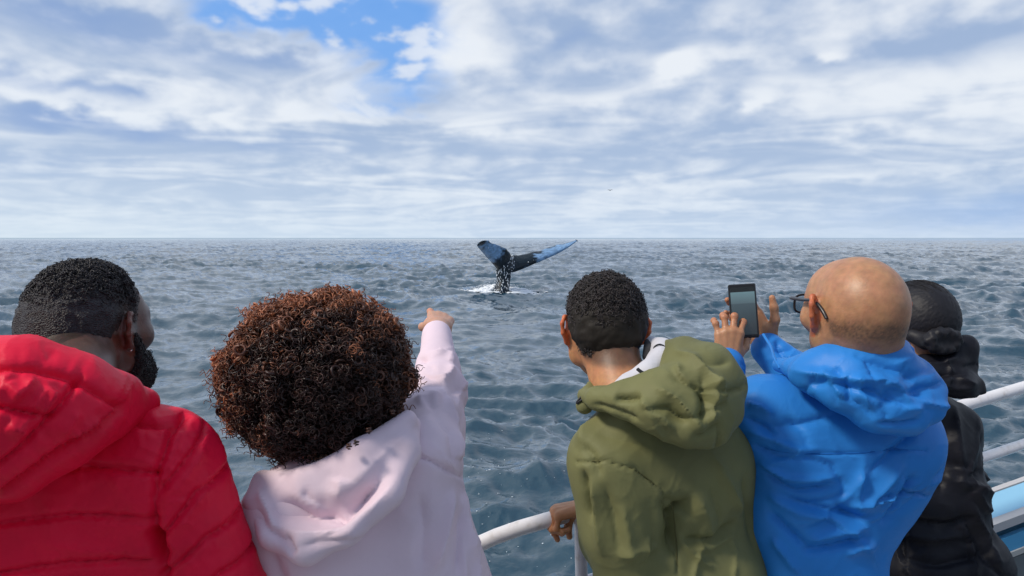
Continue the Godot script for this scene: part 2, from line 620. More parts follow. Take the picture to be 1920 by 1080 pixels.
	flecks.name = "foam_flecks"
	flecks.multimesh = specks
	flecks.material_override = paint(Color(0.8, 0.84, 0.87), 0.7)
	flecks.set_meta("kind", "stuff")
	tag(flecks, "small white foam flecks drifting on the water close to the boat", "foam")
	add_child(flecks)
	# a gull far off, low over the horizon
	var gull := thing("seagull", "tiny dark seagull gliding low in the sky right of the whale", "bird", Vector3(16.93, 11.56, -120.9))
	var bird := paint(Color(0.12, 0.13, 0.15), 0.8)
	part("body", tube([Vector3(-0.02, 0, -0.22), Vector3(0, 0.01, -0.1), Vector3(0.01, 0, 0.08), Vector3(0, 0, 0.24)], [0.03, 0.08, 0.07, 0.015], 8, 3), bird, gull)
	for s in [-1.0, 1.0]:
		part("wing", tube([Vector3(s * 0.04, 0.02, 0), Vector3(s * 0.22, 0.12, -0.05), Vector3(s * 0.48, 0.04, 0.08)], [0.05, 0.04, 0.01], 8, 3), bird, gull)


# ---------------------------------------------------------------- boat
# the rail in plan, from behind the red jacket to the bow; it climbs with the sheer of the boat
var rail_line := [Vector3(-2.9, 2.33, -1.55), Vector3(-0.75, 2.37, -1.64), Vector3(0.0202, 2.569, -1.712), Vector3(0.1965, 2.587, -1.784), Vector3(0.8406, 2.674, -1.99), Vector3(1.584, 2.789, -2.239), Vector3(2.672, 2.976, -2.583)]


func rail_at(t: float, drop := 0.0) -> Vector3:
	return on_curve(rail_line, t) - Vector3(0, drop, 0)


func build_boat() -> void:
	var boat := thing("boat", "white railed boat with light blue bulwark that the people stand on", "boat", Vector3(0, DECK, 0))
	var down := Vector3(0, -DECK, 0)
	var white := paint(Color(0.8, 0.79, 0.8), 0.32)
	var streaks := relief(noise_of(0.012, 27, 5), 512)
	var ramp := Gradient.new()
	ramp.offsets = [0.0, 0.22, 0.36, 1.0]
	ramp.colors = [Color(0.78, 0.72, 0.67), Color(0.93, 0.92, 0.91), Color(0.98, 0.97, 0.97), Color.WHITE]
	streaks.color_ramp = ramp
	white.albedo_texture = streaks
	white.clearcoat_enabled = true
	white.clearcoat = 0.4
	white.heightmap_enabled = true
	white.heightmap_texture = relief(noise_of(0.02, 71, 5), 256)
	white.heightmap_scale = 0.08
	white.uv1_triplanar = true
	white.uv1_scale = Vector3.ONE * 3.0
	var bars := [["top_rail", 0.0, 0.0195], ["middle_rail", 0.195, 0.0165]]
	for b in bars:
		var pts := []
		for k in 49:
			pts.append(rail_at(k / 48.0, b[1]))
		part(b[0], tube(pts, [b[2]], 16), white, boat, down)
	for t in [0.04, 0.27, 0.492, 0.72, 0.93]:
		var top := rail_at(t)
		part("weld", tube([top + Vector3(0, -0.03, 0), top + Vector3(0, -0.016, 0)], [0.0185, 0.024], 14), white, boat, down)
		part("post", tube([top, top - Vector3(-0.012, 0.42, 0.0)], [0.0165], 14), white, boat, down)
	# the bulwark: a light blue capping between grey edges, blue face, grey lip
	var strips := [
		["cap_edge", Vector2(0.155, -0.445), Vector2(0.125, -0.44), 0.025, Color(0.5, 0.48, 0.48)],
		["cap", Vector2(0.125, -0.448), Vector2(0.0, -0.45), 0.03, Color(0.25, 0.52, 0.72)],
		["cap_edge", Vector2(0.0, -0.442), Vector2(-0.03, -0.444), 0.03, Color(0.45, 0.45, 0.46)],
		["bulwark", Vector2(-0.012, -0.475), Vector2(-0.018, -0.54), 0.02, Color(0.05, 0.27, 0.5)],
		["lip", Vector2(0.0, -0.54), Vector2(-0.04, -0.543), 0.02, Color(0.45, 0.45, 0.43)],
		["inner_side", Vector2(0.01, -0.563), Vector2(0.01, -1.1), 0.03, Color(0.12, 0.14, 0.15)],
		["hull", Vector2(0.15, -0.47), Vector2(0.03, -2.7), 0.04, Color(0.1, 0.32, 0.52)],
	]
	for s in strips:
		var v := PackedVector3Array()
		var idx := PackedInt32Array()
		for k in 33:
			var at := rail_at(k / 32.0)
			var along := rail_at(minf(k / 32.0 + 0.02, 1.0)) - rail_at(maxf(k / 32.0 - 0.02, 0.0))
			var out := Vector3(along.z, 0, -along.x).normalized()
			var a: Vector3 = at + out * s[1].x + Vector3(0, s[1].y, 0)
			var b: Vector3 = at + out * s[2].x + Vector3(0, s[2].y, 0)
			var n: Vector3 = (b - a).cross(along).normalized() * s[3]
			v.append_array([a, b, b + n, a + n])
			if k:
				for j in 4:
					var p := (k - 1) * 4 + j
					var q := (k - 1) * 4 + (j + 1) % 4
					idx.append_array([p, p + 4, q, q, p + 4, q + 4])
		var st := SurfaceTool.new()
		st.begin(Mesh.PRIMITIVE_TRIANGLES)
		st.set_smooth_group(-1)
		for k in idx:
			st.add_vertex(v[k])
		st.generate_normals()
		part(s[0], st.commit(), paint(s[4], 0.45), boat, down)
	var deck := PackedVector3Array()
	var deck_idx := PackedInt32Array()
	for k in 33:
		var at := rail_at(k / 32.0)
		deck.append_array([Vector3(at.x, DECK, at.z - 0.02), Vector3(at.x * 0.9, DECK, 3.2), Vector3(at.x * 0.9, DECK - 0.1, 3.2), Vector3(at.x, DECK - 0.1, at.z - 0.02)])
		if k:
			for j in 4:
				var p := (k - 1) * 4 + j
				var q := (k - 1) * 4 + (j + 1) % 4
				deck_idx.append_array([p, p + 4, q, q, p + 4, q + 4])
	part("deck", arrays(deck, face_normals(deck, deck_idx), deck_idx), paint(Color(0.34, 0.36, 0.37), 0.75), boat, down)
	# unseen cabin added behind the camera to block low sky and bounce fill
	var house := part("added_wheelhouse", smooth_box(Vector3(7.6, 2.5, 2.4), 0.06), paint(Color(0.76, 0.77, 0.78), 0.5), boat, Vector3(0.2, 1.25, 2.6))
	part("added_roof", smooth_box(Vector3(7.8, 0.12, 2.6), 0.03), paint(Color(0.4, 0.42, 0.44), 0.5), boat, Vector3(0.2, 2.56, 2.5))
	for k in 5:
		part("added_window", smooth_box(Vector3(1.05, 0.7, 0.04), 0.015), paint(Color(0.02, 0.025, 0.03), 0.08), house, Vector3(-2.7 + 1.35 * k, 0.45, -1.21))


# ---------------------------------------------------------------- bodies and cloth
# A solid made of tapered bars joined by a smooth minimum, meshed as surface nets; folds and wrinkles then move the surface along its normals.
class Field:
	var frame := Transform3D.IDENTITY   # from the field's own axes to the world
	var cell := 0.008
	var a := PackedVector3Array()
	var ba := PackedVector3Array()
	var sc := PackedVector3Array()
	var ra := PackedFloat32Array()
	var dr := PackedFloat32Array()
	var il := PackedFloat32Array()
	var kk := PackedFloat32Array()
	var op := PackedFloat32Array()
	var lo := Vector3.INF
	var hi := -Vector3.INF
	var folds := []
	var facing := Vector3.BACK
	var shape := func(_p: Vector3, _n: Vector3) -> float: return 0.0
	var shaped := false
	var tint := func(_p: Vector3, _n: Vector3) -> Color: return Color.WHITE
	var tinted := false
	var v := PackedVector3Array()
	var n := PackedVector3Array()
	var idx := PackedInt32Array()
	var c := PackedColorArray()

	func bar(p: Vector3, q: Vector3, rp: float, rq: float, k := 0.03, s := Vector3.ONE, o := 1.0) -> void:
		var d := (q - p) * s
		a.append(p)
		ba.append(d)
		sc.append(s)
		ra.append(rp)
		dr.append(rq - rp)
		il.append(1.0 / d.length_squared() if d.length_squared() > 1e-12 else 0.0)
		kk.append(k)
		op.append(o)
		if o > 0.0:
			var m := Vector3(0.03, 0.03, 0.03)
			lo = lo.min(p - Vector3(rp, rp, rp) / s - m).min(q - Vector3(rq, rq, rq) / s - m)
			hi = hi.max(p + Vector3(rp, rp, rp) / s + m).max(q + Vector3(rq, rq, rq) / s + m)

	# flat < 1 thins the bar front to back
	func limb(p: Vector3, q: Vector3, rp: float, rq: float, k := 0.03, flat := 1.0) -> void:
		bar(p, q, rp * flat, rq * flat, k, Vector3(flat, flat, 1.0))

	func chain(pts: Array, radii: Array, k := 0.03, flat := 1.0) -> void:
		for j in pts.size() - 1:
			limb(pts[j], pts[j + 1], radii[mini(j, radii.size() - 1)], radii[mini(j + 1, radii.size() - 1)], k, flat)

	func blob(at: Vector3, r: Vector3, k := 0.03, o := 1.0) -> void:
		var m := minf(r.x, minf(r.y, r.z))
		bar(at, at, m, m, k, Vector3(m / r.x, m / r.y, m / r.z), o)

	func fold(pts: Array, wide: float, high: float, one_side := 1.0, taper := true, gather := 0.0) -> void:
		folds.append([pts, wide * 0.8, high * 1.2, one_side, taper, gather])

	# many small creases round a place: slant in degrees from level, and how much it varies
	func creases(at: Vector3, wide: float, tall: float, slant: float, vary: float, many: int, long: float, high: float, n_seed: int) -> void:
		var rng := RandomNumberGenerator.new()
		rng.seed = n_seed
		var side := facing.cross(Vector3.UP).normalized() * -1.0
		var up := facing.cross(side)
		for k in int(many * 0.6):
			var p := at + side * rng.randf_range(-wide, wide) + up * rng.randf_range(-tall, tall)
			var a0 := deg_to_rad(slant + rng.randfn(0.0, vary))
			var bend := deg_to_rad(rng.randfn(0.0, 16.0))
			var l := long * rng.randf_range(0.7, 2.0)
			var pts := [p]
			for j in 4:
				p += (side * cos(a0) + up * sin(a0)) * l * 0.25
				a0 += bend
				pts.append(p)
			var h := high * rng.randf_range(0.7, 1.9) * (1.0 if rng.randf() < 0.6 else -1.0)
			fold(pts, rng.randf_range(0.007, 0.013), h, rng.randf_range(0.5, 1.6))

	# short puckers across a quilted seam
	func puckers(pts: Array, apart: float, long: float, high: float, n_seed: int) -> void:
		var rng := RandomNumberGenerator.new()
		rng.seed = n_seed
		for j in pts.size() - 1:
			var e: Vector3 = pts[j + 1] - pts[j]
			var across := facing.cross(e).normalized()
			for k in int(e.length() / apart):
				var p: Vector3 = pts[j] + e * rng.randf()
				var s := 1.0 if rng.randf() < 0.5 else -1.0
				var l := long * rng.randf_range(0.5, 1.3)
				var lean := e.normalized() * rng.randfn(0.0, 0.35)
				fold([p - across * s * 0.004, p + (across * s + lean) * l * 0.5, p + (across * s + lean) * l], rng.randf_range(0.006, 0.01), high * rng.randf_range(-1.0, 1.0))

	func value(p: Vector3, ids: PackedInt32Array) -> float:
		var d := 1000.0
		for i in ids:
			var pa := (p - a[i]) * sc[i]
			var t := clampf(pa.dot(ba[i]) * il[i], 0.0, 1.0)
			var di := (pa - ba[i] * t).length() - ra[i] - dr[i] * t
			var k := kk[i]
			if op[i] > 0.0:
				var h := k - absf(d - di)
				d = minf(d, di)
				if h > 0.0:
					d -= h * h * 0.25 / k
			else:
				var h := k - absf(d + di)
				d = maxf(d, -di)
				if h > 0.0:
					d += h * h * 0.25 / k
		return d

	func sift(p: Vector3, reach: float, ids: PackedInt32Array) -> PackedInt32Array:
		var each := PackedFloat32Array()
		var least := 1000.0
		for i in ids:
			var pa := (p - a[i]) * sc[i]
			var t := clampf(pa.dot(ba[i]) * il[i], 0.0, 1.0)
			var di := (pa - ba[i] * t).length() - ra[i] - dr[i] * t
			each.append(di)
			if op[i] > 0.0:
				least = minf(least, di)
		var kept := PackedInt32Array()
		for j in ids.size():
			if op[ids[j]] > 0.0:
				if each[j] < least + 2.0 * reach + kk[ids[j]] + 0.03:
					kept.append(ids[j])
			elif each[j] < reach + kk[ids[j]] + 0.01:
				kept.append(ids[j])
		return kept

	func build() -> Field:
		var span := (hi - lo) / cell
		var nx := (int(span.x) / 16 + 1) * 16
		var ny := (int(span.y) / 16 + 1) * 16
		var nz := (int(span.z) / 16 + 1) * 16
		var sx := nx + 1
		var sxy := sx * (ny + 1)
		var vals := PackedFloat32Array()
		vals.resize(sxy * (nz + 1))
		vals.fill(1.0)
		var every := PackedInt32Array()
		for i in a.size():
			every.append(i)
		var blocks := PackedInt32Array()
		for bz in range(0, nz, 16):
			for by in range(0, ny, 16):
				for bx in range(0, nx, 16):
					var mid := lo + Vector3(bx + 8, by + 8, bz + 8) * cell
					var reach := 13.9 * cell
					var d := value(mid, every)
					if absf(d) > reach + 0.012:
						if d < 0.0:
							fill(vals, bx, by, bz, 16, sx, sxy)
						continue
					var ids := sift(mid, reach, every)
					for cz in range(bz, bz + 16, 4):
						for cy in range(by, by + 16, 4):
							for cx in range(bx, bx + 16, 4):
								mid = lo + Vector3(cx + 2, cy + 2, cz + 2) * cell
								d = value(mid, ids)
								if absf(d) > 3.5 * cell + 0.002:
									if d < 0.0:
										fill(vals, cx, cy, cz, 4, sx, sxy)
									continue
								var few := sift(mid, 3.5 * cell, ids)
								blocks.append_array([cx, cy, cz])
								for z in range(cz, cz + 4):
									for y in range(cy, cy + 4):
										var at := z * sxy + y * sx + cx
										for x in 4:
											vals[at + x] = value(lo + Vector3(cx + x, y, z) * cell, few)
		net(vals, blocks, nx, ny, nz, sx, sxy)
		move()
		if not frame.is_equal_approx(Transform3D.IDENTITY):
			var flip := frame.basis.determinant() < 0.0
			for k in v.size():
				v[k] = frame * v[k]
			if flip:
				idx.reverse()
			n = normals()
		return self

	func fill(vals: PackedFloat32Array, bx: int, by: int, bz: int, side: int, sx: int, sxy: int) -> void:
		for z in range(bz, bz + side):
			for y in range(by, by + side):
				var at := z * sxy + y * sx + bx
				for x in side:
					vals[at + x] = -1.0

	func net(vals: PackedFloat32Array, blocks: PackedInt32Array, nx: int, ny: int, nz: int, sx: int, sxy: int) -> void:
		var ids := PackedInt32Array()
		ids.resize(vals.size())
		ids.fill(-1)
		var cells := PackedInt32Array()
		var near := 2.2 * cell
		var seen := {}
		for b in range(0, blocks.size(), 3):
			for z in range(blocks[b + 2] - 1, blocks[b + 2] + 4):
				for y in range(blocks[b + 1] - 1, blocks[b + 1] + 4):
					for x in range(blocks[b] - 1, blocks[b] + 4):
						if x < 0 or y < 0 or z < 0 or x >= nx or y >= ny or z >= nz:
							continue
						var at := z * sxy + y * sx + x
						if ids[at] != -1:
							continue
						var v0 := vals[at]
						if absf(v0) > near and absf(v0) < 0.9:
							continue
						var v1 := vals[at + 1]
						var v2 := vals[at + sx]
						var v3 := vals[at + sx + 1]
						var v4 := vals[at + sxy]
						var v5 := vals[at + sxy + 1]
						var v6 := vals[at + sxy + sx]
						var v7 := vals[at + sxy + sx + 1]
						var inside := int(v0 < 0.0) + int(v1 < 0.0) + int(v2 < 0.0) + int(v3 < 0.0) + int(v4 < 0.0) + int(v5 < 0.0) + int(v6 < 0.0) + int(v7 < 0.0)
						if inside == 0 or inside == 8:
							continue
						var sum := Vector3.ZERO
						var many := 0.0
						if (v0 < 0.0) != (v1 < 0.0):
							sum += Vector3(v0 / (v0 - v1), 0, 0)
							many += 1.0
						if (v2 < 0.0) != (v3 < 0.0):
							sum += Vector3(v2 / (v2 - v3), 1, 0)
							many += 1.0
						if (v4 < 0.0) != (v5 < 0.0):
							sum += Vector3(v4 / (v4 - v5), 0, 1)
							many += 1.0
						if (v6 < 0.0) != (v7 < 0.0):
							sum += Vector3(v6 / (v6 - v7), 1, 1)
							many += 1.0
						if (v0 < 0.0) != (v2 < 0.0):
							sum += Vector3(0, v0 / (v0 - v2), 0)
							many += 1.0
						if (v1 < 0.0) != (v3 < 0.0):
							sum += Vector3(1, v1 / (v1 - v3), 0)
							many += 1.0
						if (v4 < 0.0) != (v6 < 0.0):
							sum += Vector3(0, v4 / (v4 - v6), 1)
							many += 1.0
						if (v5 < 0.0) != (v7 < 0.0):
							sum += Vector3(1, v5 / (v5 - v7), 1)
							many += 1.0
						if (v0 < 0.0) != (v4 < 0.0):
							sum += Vector3(0, 0, v0 / (v0 - v4))
							many += 1.0
						if (v1 < 0.0) != (v5 < 0.0):
							sum += Vector3(1, 0, v1 / (v1 - v5))
							many += 1.0
						if (v2 < 0.0) != (v6 < 0.0):
							sum += Vector3(0, 1, v2 / (v2 - v6))
							many += 1.0
						if (v3 < 0.0) != (v7 < 0.0):
							sum += Vector3(1, 1, v3 / (v3 - v7))
							many += 1.0
						ids[at] = v.size()
						v.append(lo + (Vector3(x, y, z) + sum / many) * cell)
						cells.append(at)
		var steps := [1, sx, sxy]
		for at in cells:
			var inside := vals[at] < 0.0
			for axis in 3:
				var e: int = steps[axis]
				if inside == (vals[at + e] < 0.0):
					continue
				var s: int = steps[(axis + 1) % 3]
				var t: int = steps[(axis + 2) % 3]
				if at < s + t:
					continue
				var q0 := ids[at]
				var q1 := ids[at - s]
				var q2 := ids[at - s - t]
				var q3 := ids[at - t]
				if q1 < 0 or q2 < 0 or q3 < 0:
					continue
				if inside:
					idx.append_array([q0, q2, q1, q0, q3, q2])
				else:
					idx.append_array([q0, q1, q2, q0, q2, q3])

	func normals() -> PackedVector3Array:
		var m := PackedVector3Array()
		m.resize(v.size())
		for t in range(0, idx.size(), 3):
			var i := idx[t]
			var j := idx[t + 1]
			var k := idx[t + 2]
			var f := (v[k] - v[i]).cross(v[j] - v[i])
			m[i] += f
			m[j] += f
			m[k] += f
		for k in m.size():
			m[k] = m[k].normalized()
		return m

	func move() -> void:
		n = normals()
		if folds.size():
			var side := facing.cross(Vector3.UP).normalized() * -1.0
			var up := facing.cross(side)
			var gathers := FastNoiseLite.new()
			gathers.frequency = 1.0
			gathers.fractal_octaves = 2
			var moved := v.duplicate()
			var many := v.size()
			var flat := PackedVector2Array()
			flat.resize(many)
			var least_at := Vector2.INF
			var most_at := -Vector2.INF
			for k in many:
				flat[k] = Vector2(v[k].dot(side), v[k].dot(up))
				least_at = least_at.min(flat[k])
				most_at = most_at.max(flat[k])
			# the vertices sorted into 3 cm squares
			var gx := int((most_at.x - least_at.x) / 0.03) + 1
			var gy := int((most_at.y - least_at.y) / 0.03) + 1
			var first := PackedInt32Array()
			first.resize(gx * gy + 1)
			var square := PackedInt32Array()
			square.resize(many)
			for k in many:
				square[k] = int((flat[k].y - least_at.y) / 0.03) * gx + int((flat[k].x - least_at.x) / 0.03)
				first[square[k] + 1] += 1
			for k in gx * gy:
				first[k + 1] += first[k]
			var order := PackedInt32Array()
			order.resize(many)
			var put := first.duplicate()
			for k in many:
				order[put[square[k]]] = k
				put[square[k]] += 1
			for f in folds:
				var pts := PackedVector2Array()
				var deep := 0.0
				for p in f[0]:
					pts.append(Vector2(p.dot(side), p.dot(up)))
					deep += p.dot(facing) / f[0].size()
				var wide: float = f[1]
				var high: float = f[2]
				var one: float = f[3]
				var taper: bool = f[4]
				var gather: float = f[5]
				var reach := wide * 3.2 * maxf(one, 1.0)
				if gather > 0.0:
					reach = maxf(reach, 0.05)
				var box := Rect2(pts[0], Vector2.ZERO)
				var whole := 0.0
				for j in pts.size():
					box = box.expand(pts[j])
					if j:
						whole += pts[j].distance_to(pts[j - 1])
				box = box.grow(reach)
				for cy in range(maxi(0, int((box.position.y - least_at.y) / 0.03)), mini(gy, int((box.end.y - least_at.y) / 0.03) + 1)):
					for cx in range(maxi(0, int((box.position.x - least_at.x) / 0.03)), mini(gx, int((box.end.x - least_at.x) / 0.03) + 1)):
						for o in range(first[cy * gx + cx], first[cy * gx + cx + 1]):
							var k := order[o]
							var q := flat[k]
							var face := n[k].dot(facing)
							if face < 0.0 or absf(v[k].dot(facing) - deep) > 0.22:
								continue
							var least := reach
							var gone := 0.0
							var along := 0.0
							var hand := 1.0
							for j in pts.size() - 1:
								var e := pts[j + 1] - pts[j]
								var w := q - pts[j]
								var el := e.length()
								var t := clampf(w.dot(e) / (el * el), 0.0, 1.0)
								var far := (w - e * t).length()
								if far < least:
									least = far
									along = gone + el * t
									hand = e.cross(w)
								gone += el
							if least >= reach:
								continue
							var here := wide if hand > 0.0 else wide * one
							var t := least / here
							var much := high * (0.65 * exp(-1.6 * t) + 0.35 * exp(-t * t))
							if gather > 0.0:
								much += gather * gathers.get_noise_2d(along * 55.0, float(hand > 0.0) * 40.0 + least * 6.0) * exp(-least * least / 0.0009) * minf(1.0, least / 0.006)
							if taper:
								var s := along / whole
								much *= smoothstep(0.0, 0.25, s) * smoothstep(1.0, 0.7, s)
							moved[k] += n[k] * much * smoothstep(0.0, 0.35, face)
			v = moved
			n = normals()
		if shaped:
			for k in v.size():
				v[k] += n[k] * shape.call(v[k], n[k])
			n = normals()
		if tinted:
			for k in v.size():
				c.append(tint.call(v[k], n[k]))

	func mesh(at: Vector3) -> ArrayMesh:
		return joined([self], at)

	static func joined(list: Array, at: Vector3) -> ArrayMesh:
		var vs := PackedVector3Array()
		var ns := PackedVector3Array()
		var cs := PackedColorArray()
		var is_ := PackedInt32Array()
		for f: Field in list:
			var base := vs.size()
			for p in f.v:
				vs.append(p - at)
			ns.append_array(f.n)
			cs.append_array(f.c)
			for i in f.idx:
				is_.append(base + i)
		var arr := []
		arr.resize(Mesh.ARRAY_MAX)
		arr[Mesh.ARRAY_VERTEX] = vs
		arr[Mesh.ARRAY_NORMAL] = ns
		arr[Mesh.ARRAY_INDEX] = is_
		if cs.size() == vs.size():
			arr[Mesh.ARRAY_COLOR] = cs
		var m := ArrayMesh.new()
		m.add_surface_from_arrays(Mesh.PRIMITIVE_TRIANGLES, arr)
		return m


# ---------------------------------------------------------------- heads, hands, hair
const HAIR_Z := [-0.09, -0.06, -0.035, -0.02, 0.0, 0.03, 0.05, 0.075, 0.11]
const HAIR_Y := [0.075, 0.062, 0.03, -0.005, 0.03, 0.0, -0.038, -0.052, -0.058]


# above zero where hair grows, in the head's own axes (face toward -z)
func hair_edge(p: Vector3) -> float:
	for k in HAIR_Z.size() - 1:
		if p.z < HAIR_Z[k + 1]:
			return p.y - lerpf(HAIR_Y[k], HAIR_Y[k + 1], clampf((p.z - HAIR_Z[k]) / (HAIR_Z[k + 1] - HAIR_Z[k]), 0.0, 1.0))
	return p.y + 0.058


func head_frame(at: Vector3, yaw: float, pitch: float, roll: float, size := 1.0) -> Transform3D:
	var b := Basis.from_euler(Vector3(deg_to_rad(pitch), deg_to_rad(-yaw), deg_to_rad(roll)))
	return Transform3D(b.scaled(Vector3.ONE * size), at)


func cranium(f: Field, grow := 0.0) -> void:
	var g := Vector3.ONE * grow
	f.blob(Vector3(0, 0.022, 0.012), Vector3(0.075, 0.084, 0.096) + g, 0.03)
	f.blob(Vector3(0, 0.008, 0.04), Vector3(0.068, 0.072, 0.07) + g, 0.03)
	f.blob(Vector3(0, 0.028, -0.05), Vector3(0.062, 0.055, 0.042) + g, 0.03)


func head_field(frame: Transform3D, neck_to: Vector3, neck: float, skin: Color, cell := 0.0036) -> Field:
	var f := Field.new()
	f.frame = frame
	f.cell = cell
	cranium(f)
	f.limb(Vector3(0, -0.01, -0.05), Vector3(0, -0.07, -0.055), 0.055, 0.04, 0.03)
	for s in [-1.0, 1.0]:
		f.limb(Vector3(s * 0.056, -0.02, 0.0), Vector3(s * 0.053, -0.058, -0.005), 0.022, 0.02, 0.03)
		f.limb(Vector3(s * 0.053, -0.058, -0.005), Vector3(s * 0.016, -0.1, -0.075), 0.02, 0.017, 0.03)
		f.blob(Vector3(s * 0.042, -0.025, -0.065), Vector3(0.026, 0.022, 0.024), 0.025)
		f.bar(Vector3(s * 0.03, 0.0, -0.108), Vector3(s * 0.034, 0.0, -0.108), 0.012, 0.012, 0.012, Vector3.ONE, -1.0)
		f.blob(Vector3(s * 0.031, -0.001, -0.085), Vector3.ONE * 0.0125, 0.003)
		f.limb(Vector3(s * 0.005, -0.036, -0.106), Vector3(s * 0.013, -0.038, -0.1), 0.01, 0.009, 0.008)
		var x: float = s * 0.07
		var ear := [Vector3(x + s * 0.007, -0.038, -0.002), Vector3(x + s * 0.018, -0.028, 0.012), Vector3(x + s * 0.028, -0.006, 0.024), Vector3(x + s * 0.03, 0.016, 0.023), Vector3(x + s * 0.023, 0.03, 0.012), Vector3(x + s * 0.013, 0.029, -0.003), Vector3(x + s * 0.005, 0.014, -0.009)]
		f.chain(ear, [0.006, 0.0055, 0.0045, 0.0046, 0.0046, 0.0042, 0.004], 0.005)
		f.chain([Vector3(x + s * 0.004, -0.03, 0.0), Vector3(x + s * 0.015, -0.004, 0.013), Vector3(x + s * 0.014, 0.018, 0.009)], [0.006, 0.007, 0.006], 0.008)
	f.limb(Vector3(-0.034, 0.02, -0.082), Vector3(0.034, 0.02, -0.082), 0.014, 0.014, 0.02)
	f.chain([Vector3(0, 0.012, -0.094), Vector3(0, -0.014, -0.106), Vector3(0, -0.032, -0.116)], [0.008, 0.01, 0.0125], 0.012)
	f.limb(Vector3(-0.018, -0.061, -0.09), Vector3(0.018, -0.061, -0.09), 0.0075, 0.0075, 0.007)
	f.limb(Vector3(-0.015, -0.072, -0.089), Vector3(0.015, -0.072, -0.089), 0.008, 0.008, 0.007)
	f.blob(Vector3(0, -0.1, -0.08), Vector3(0.021, 0.018, 0.018), 0.02)
	var to := frame.affine_inverse() * neck_to
	f.limb(Vector3(0, -0.03, 0.03), to, neck, neck * 1.12, 0.03)
	f.limb(Vector3(0.0, -0.02, 0.055), to + Vector3(0, 0, 0.02), neck * 0.6, neck * 0.8, 0.03)
	f.tinted = true
	f.tint = face_paint(skin, noise_of(60.0, 2, 3), 0.0)
	return f


func face_paint(skin: Color, mottle: FastNoiseLite, stubble: float) -> Callable:
	return func(p: Vector3, _n: Vector3) -> Color:
		var m := mottle.get_noise_3dv(p)
		var c := skin * (1.0 + 0.24 * m + 0.16 * mottle.get_noise_3dv(p * 0.3))
		c.g *= 1.0 - 0.1 * mottle.get_noise_3dv(p * 0.4)
		if absf(p.x) > 0.0805 and p.y < 0.04 and p.y > -0.05 and p.z > -0.02 and p.z < 0.045:
			c = c * Color(1.12, 0.62, 0.5)  # ears tinted red as if light shone through them
		if p.z < -0.08:
			if p.y < -0.054 and p.y > -0.08 and absf(p.x) < 0.024:
				c = c.lerp(Color(skin.r * 0.9, skin.g * 0.55, skin.b * 0.55), 0.7)
			var e := Vector2(absf(p.x) - 0.031, p.y + 0.001).length()
			if p.z < -0.093 and e < 0.009:
				c = Color(0.02, 0.012, 0.01) if e < 0.005 else Color(0.6, 0.58, 0.55)
			elif absf(p.y - 0.021) < 0.005 and absf(absf(p.x) - 0.033) < 0.02:
				c = c.lerp(Color(0.02, 0.015, 0.012), 0.8)
		if stubble < 0.5 and absf(p.x) < 0.0765:
			# short hairs thinning out below the hairline
			c = c.lerp(Color(0.025, 0.018, 0.015), 0.75 * smoothstep(-0.02, 0.002, hair_edge(p) + 0.006 * m) * smoothstep(-0.05, -0.02, p.z))
		if stubble > 0.0:
			# shaved hair: darkest in a band round the back, thin on the crown; and a beard shadow
			var grain := 0.75 + 0.5 * mottle.get_noise_3dv(p * 5.0)
			var edge := smoothstep(-0.02, 0.012, hair_edge(p))
			var low := p.y + 0.012 * mottle.get_noise_3dv(p * 0.25)
			var band := edge * (0.12 + 0.85 * smoothstep(0.01, -0.022, low) * (0.45 + 0.55 * smoothstep(-0.052, -0.034, low))) * smoothstep(-0.035, 0.02, p.z)
			var jaw := smoothstep(-0.02, -0.05, p.y) * smoothstep(0.012, -0.015, p.z) * smoothstep(-0.125, -0.1, p.y)
			c = c.lerp(Color(0.05, 0.035, 0.028), clampf((band * 0.9 + jaw * 0.6) * grain * stubble, 0.0, 0.85))
		c.a = 1.0
		return c


# a close cap of hair over the skull; thick(p) says how far it stands off
func hair_cap(frame: Transform3D, thick: Callable, rough: FastNoiseLite, bumps: float, tone: Callable, cell := 0.004) -> Field:
	var f := Field.new()
	f.frame = frame
	f.cell = cell
	cranium(f)
	f.limb(Vector3(0, -0.01, 0.045), Vector3(0, -0.06, 0.052), 0.056, 0.048, 0.03)
	f.shaped = true
	f.shape = func(p: Vector3, _n: Vector3) -> float:
		var share := smoothstep(-0.004, 0.008, hair_edge(p))
		return lerpf(-0.012, thick.call(p) + rough.get_noise_3dv(p) * bumps, share)
	f.tinted = true
	f.tint = tone
	return f


# a spiral lock of hair along +y
func ringlet(round_: float, turns: float, tall: float, thick: float, sides := 4, steps := 9) -> ArrayMesh:
	var pts := []
	var rs := []
	var many := int(turns * steps)
	for k in many + 1:
		var t := float(k) / many
		var w := t * turns * TAU
		var r := round_ * (0.35 + 0.65 * sin(PI * minf(t * 0.8 + 0.12, 1.0)))
		pts.append(Vector3(cos(w) * r, t * tall, sin(w) * r))
		rs.append(thick * (1.0 - 0.55 * t * t))
	return tube(pts, rs, sides)


func sprinkle(called: String, meshes: ArrayMesh, places: Array, tones: PackedColorArray, material: Material, parent: Node3D) -> void:
	var m := MultiMesh.new()
	m.transform_format = MultiMesh.TRANSFORM_3D
	m.use_colors = true
	m.mesh = meshes
	m.instance_count = places.size()
	for k in places.size():
		var t: Transform3D = places[k]
		t.origin -= parent.get_parent().position if parent.get_parent() != self else parent.position
		m.set_instance_transform(k, t)
		m.set_instance_color(k, tones[k])
	var o := MultiMeshInstance3D.new()
	o.name = child_name(parent, called)
	o.multimesh = m
	o.material_override = material
	o.set_meta("kind", "stuff")
	parent.add_child(o, true)


func turned(dir: Vector3, spin: float, size: float, at: Vector3) -> Transform3D:
	var y := dir.normalized()
	var x := y.cross(Vector3.UP if absf(y.y) < 0.9 else Vector3.RIGHT).normalized()
	return Transform3D(Basis(x, y, x.cross(y)).rotated(y, spin).scaled(Vector3.ONE * size), at)


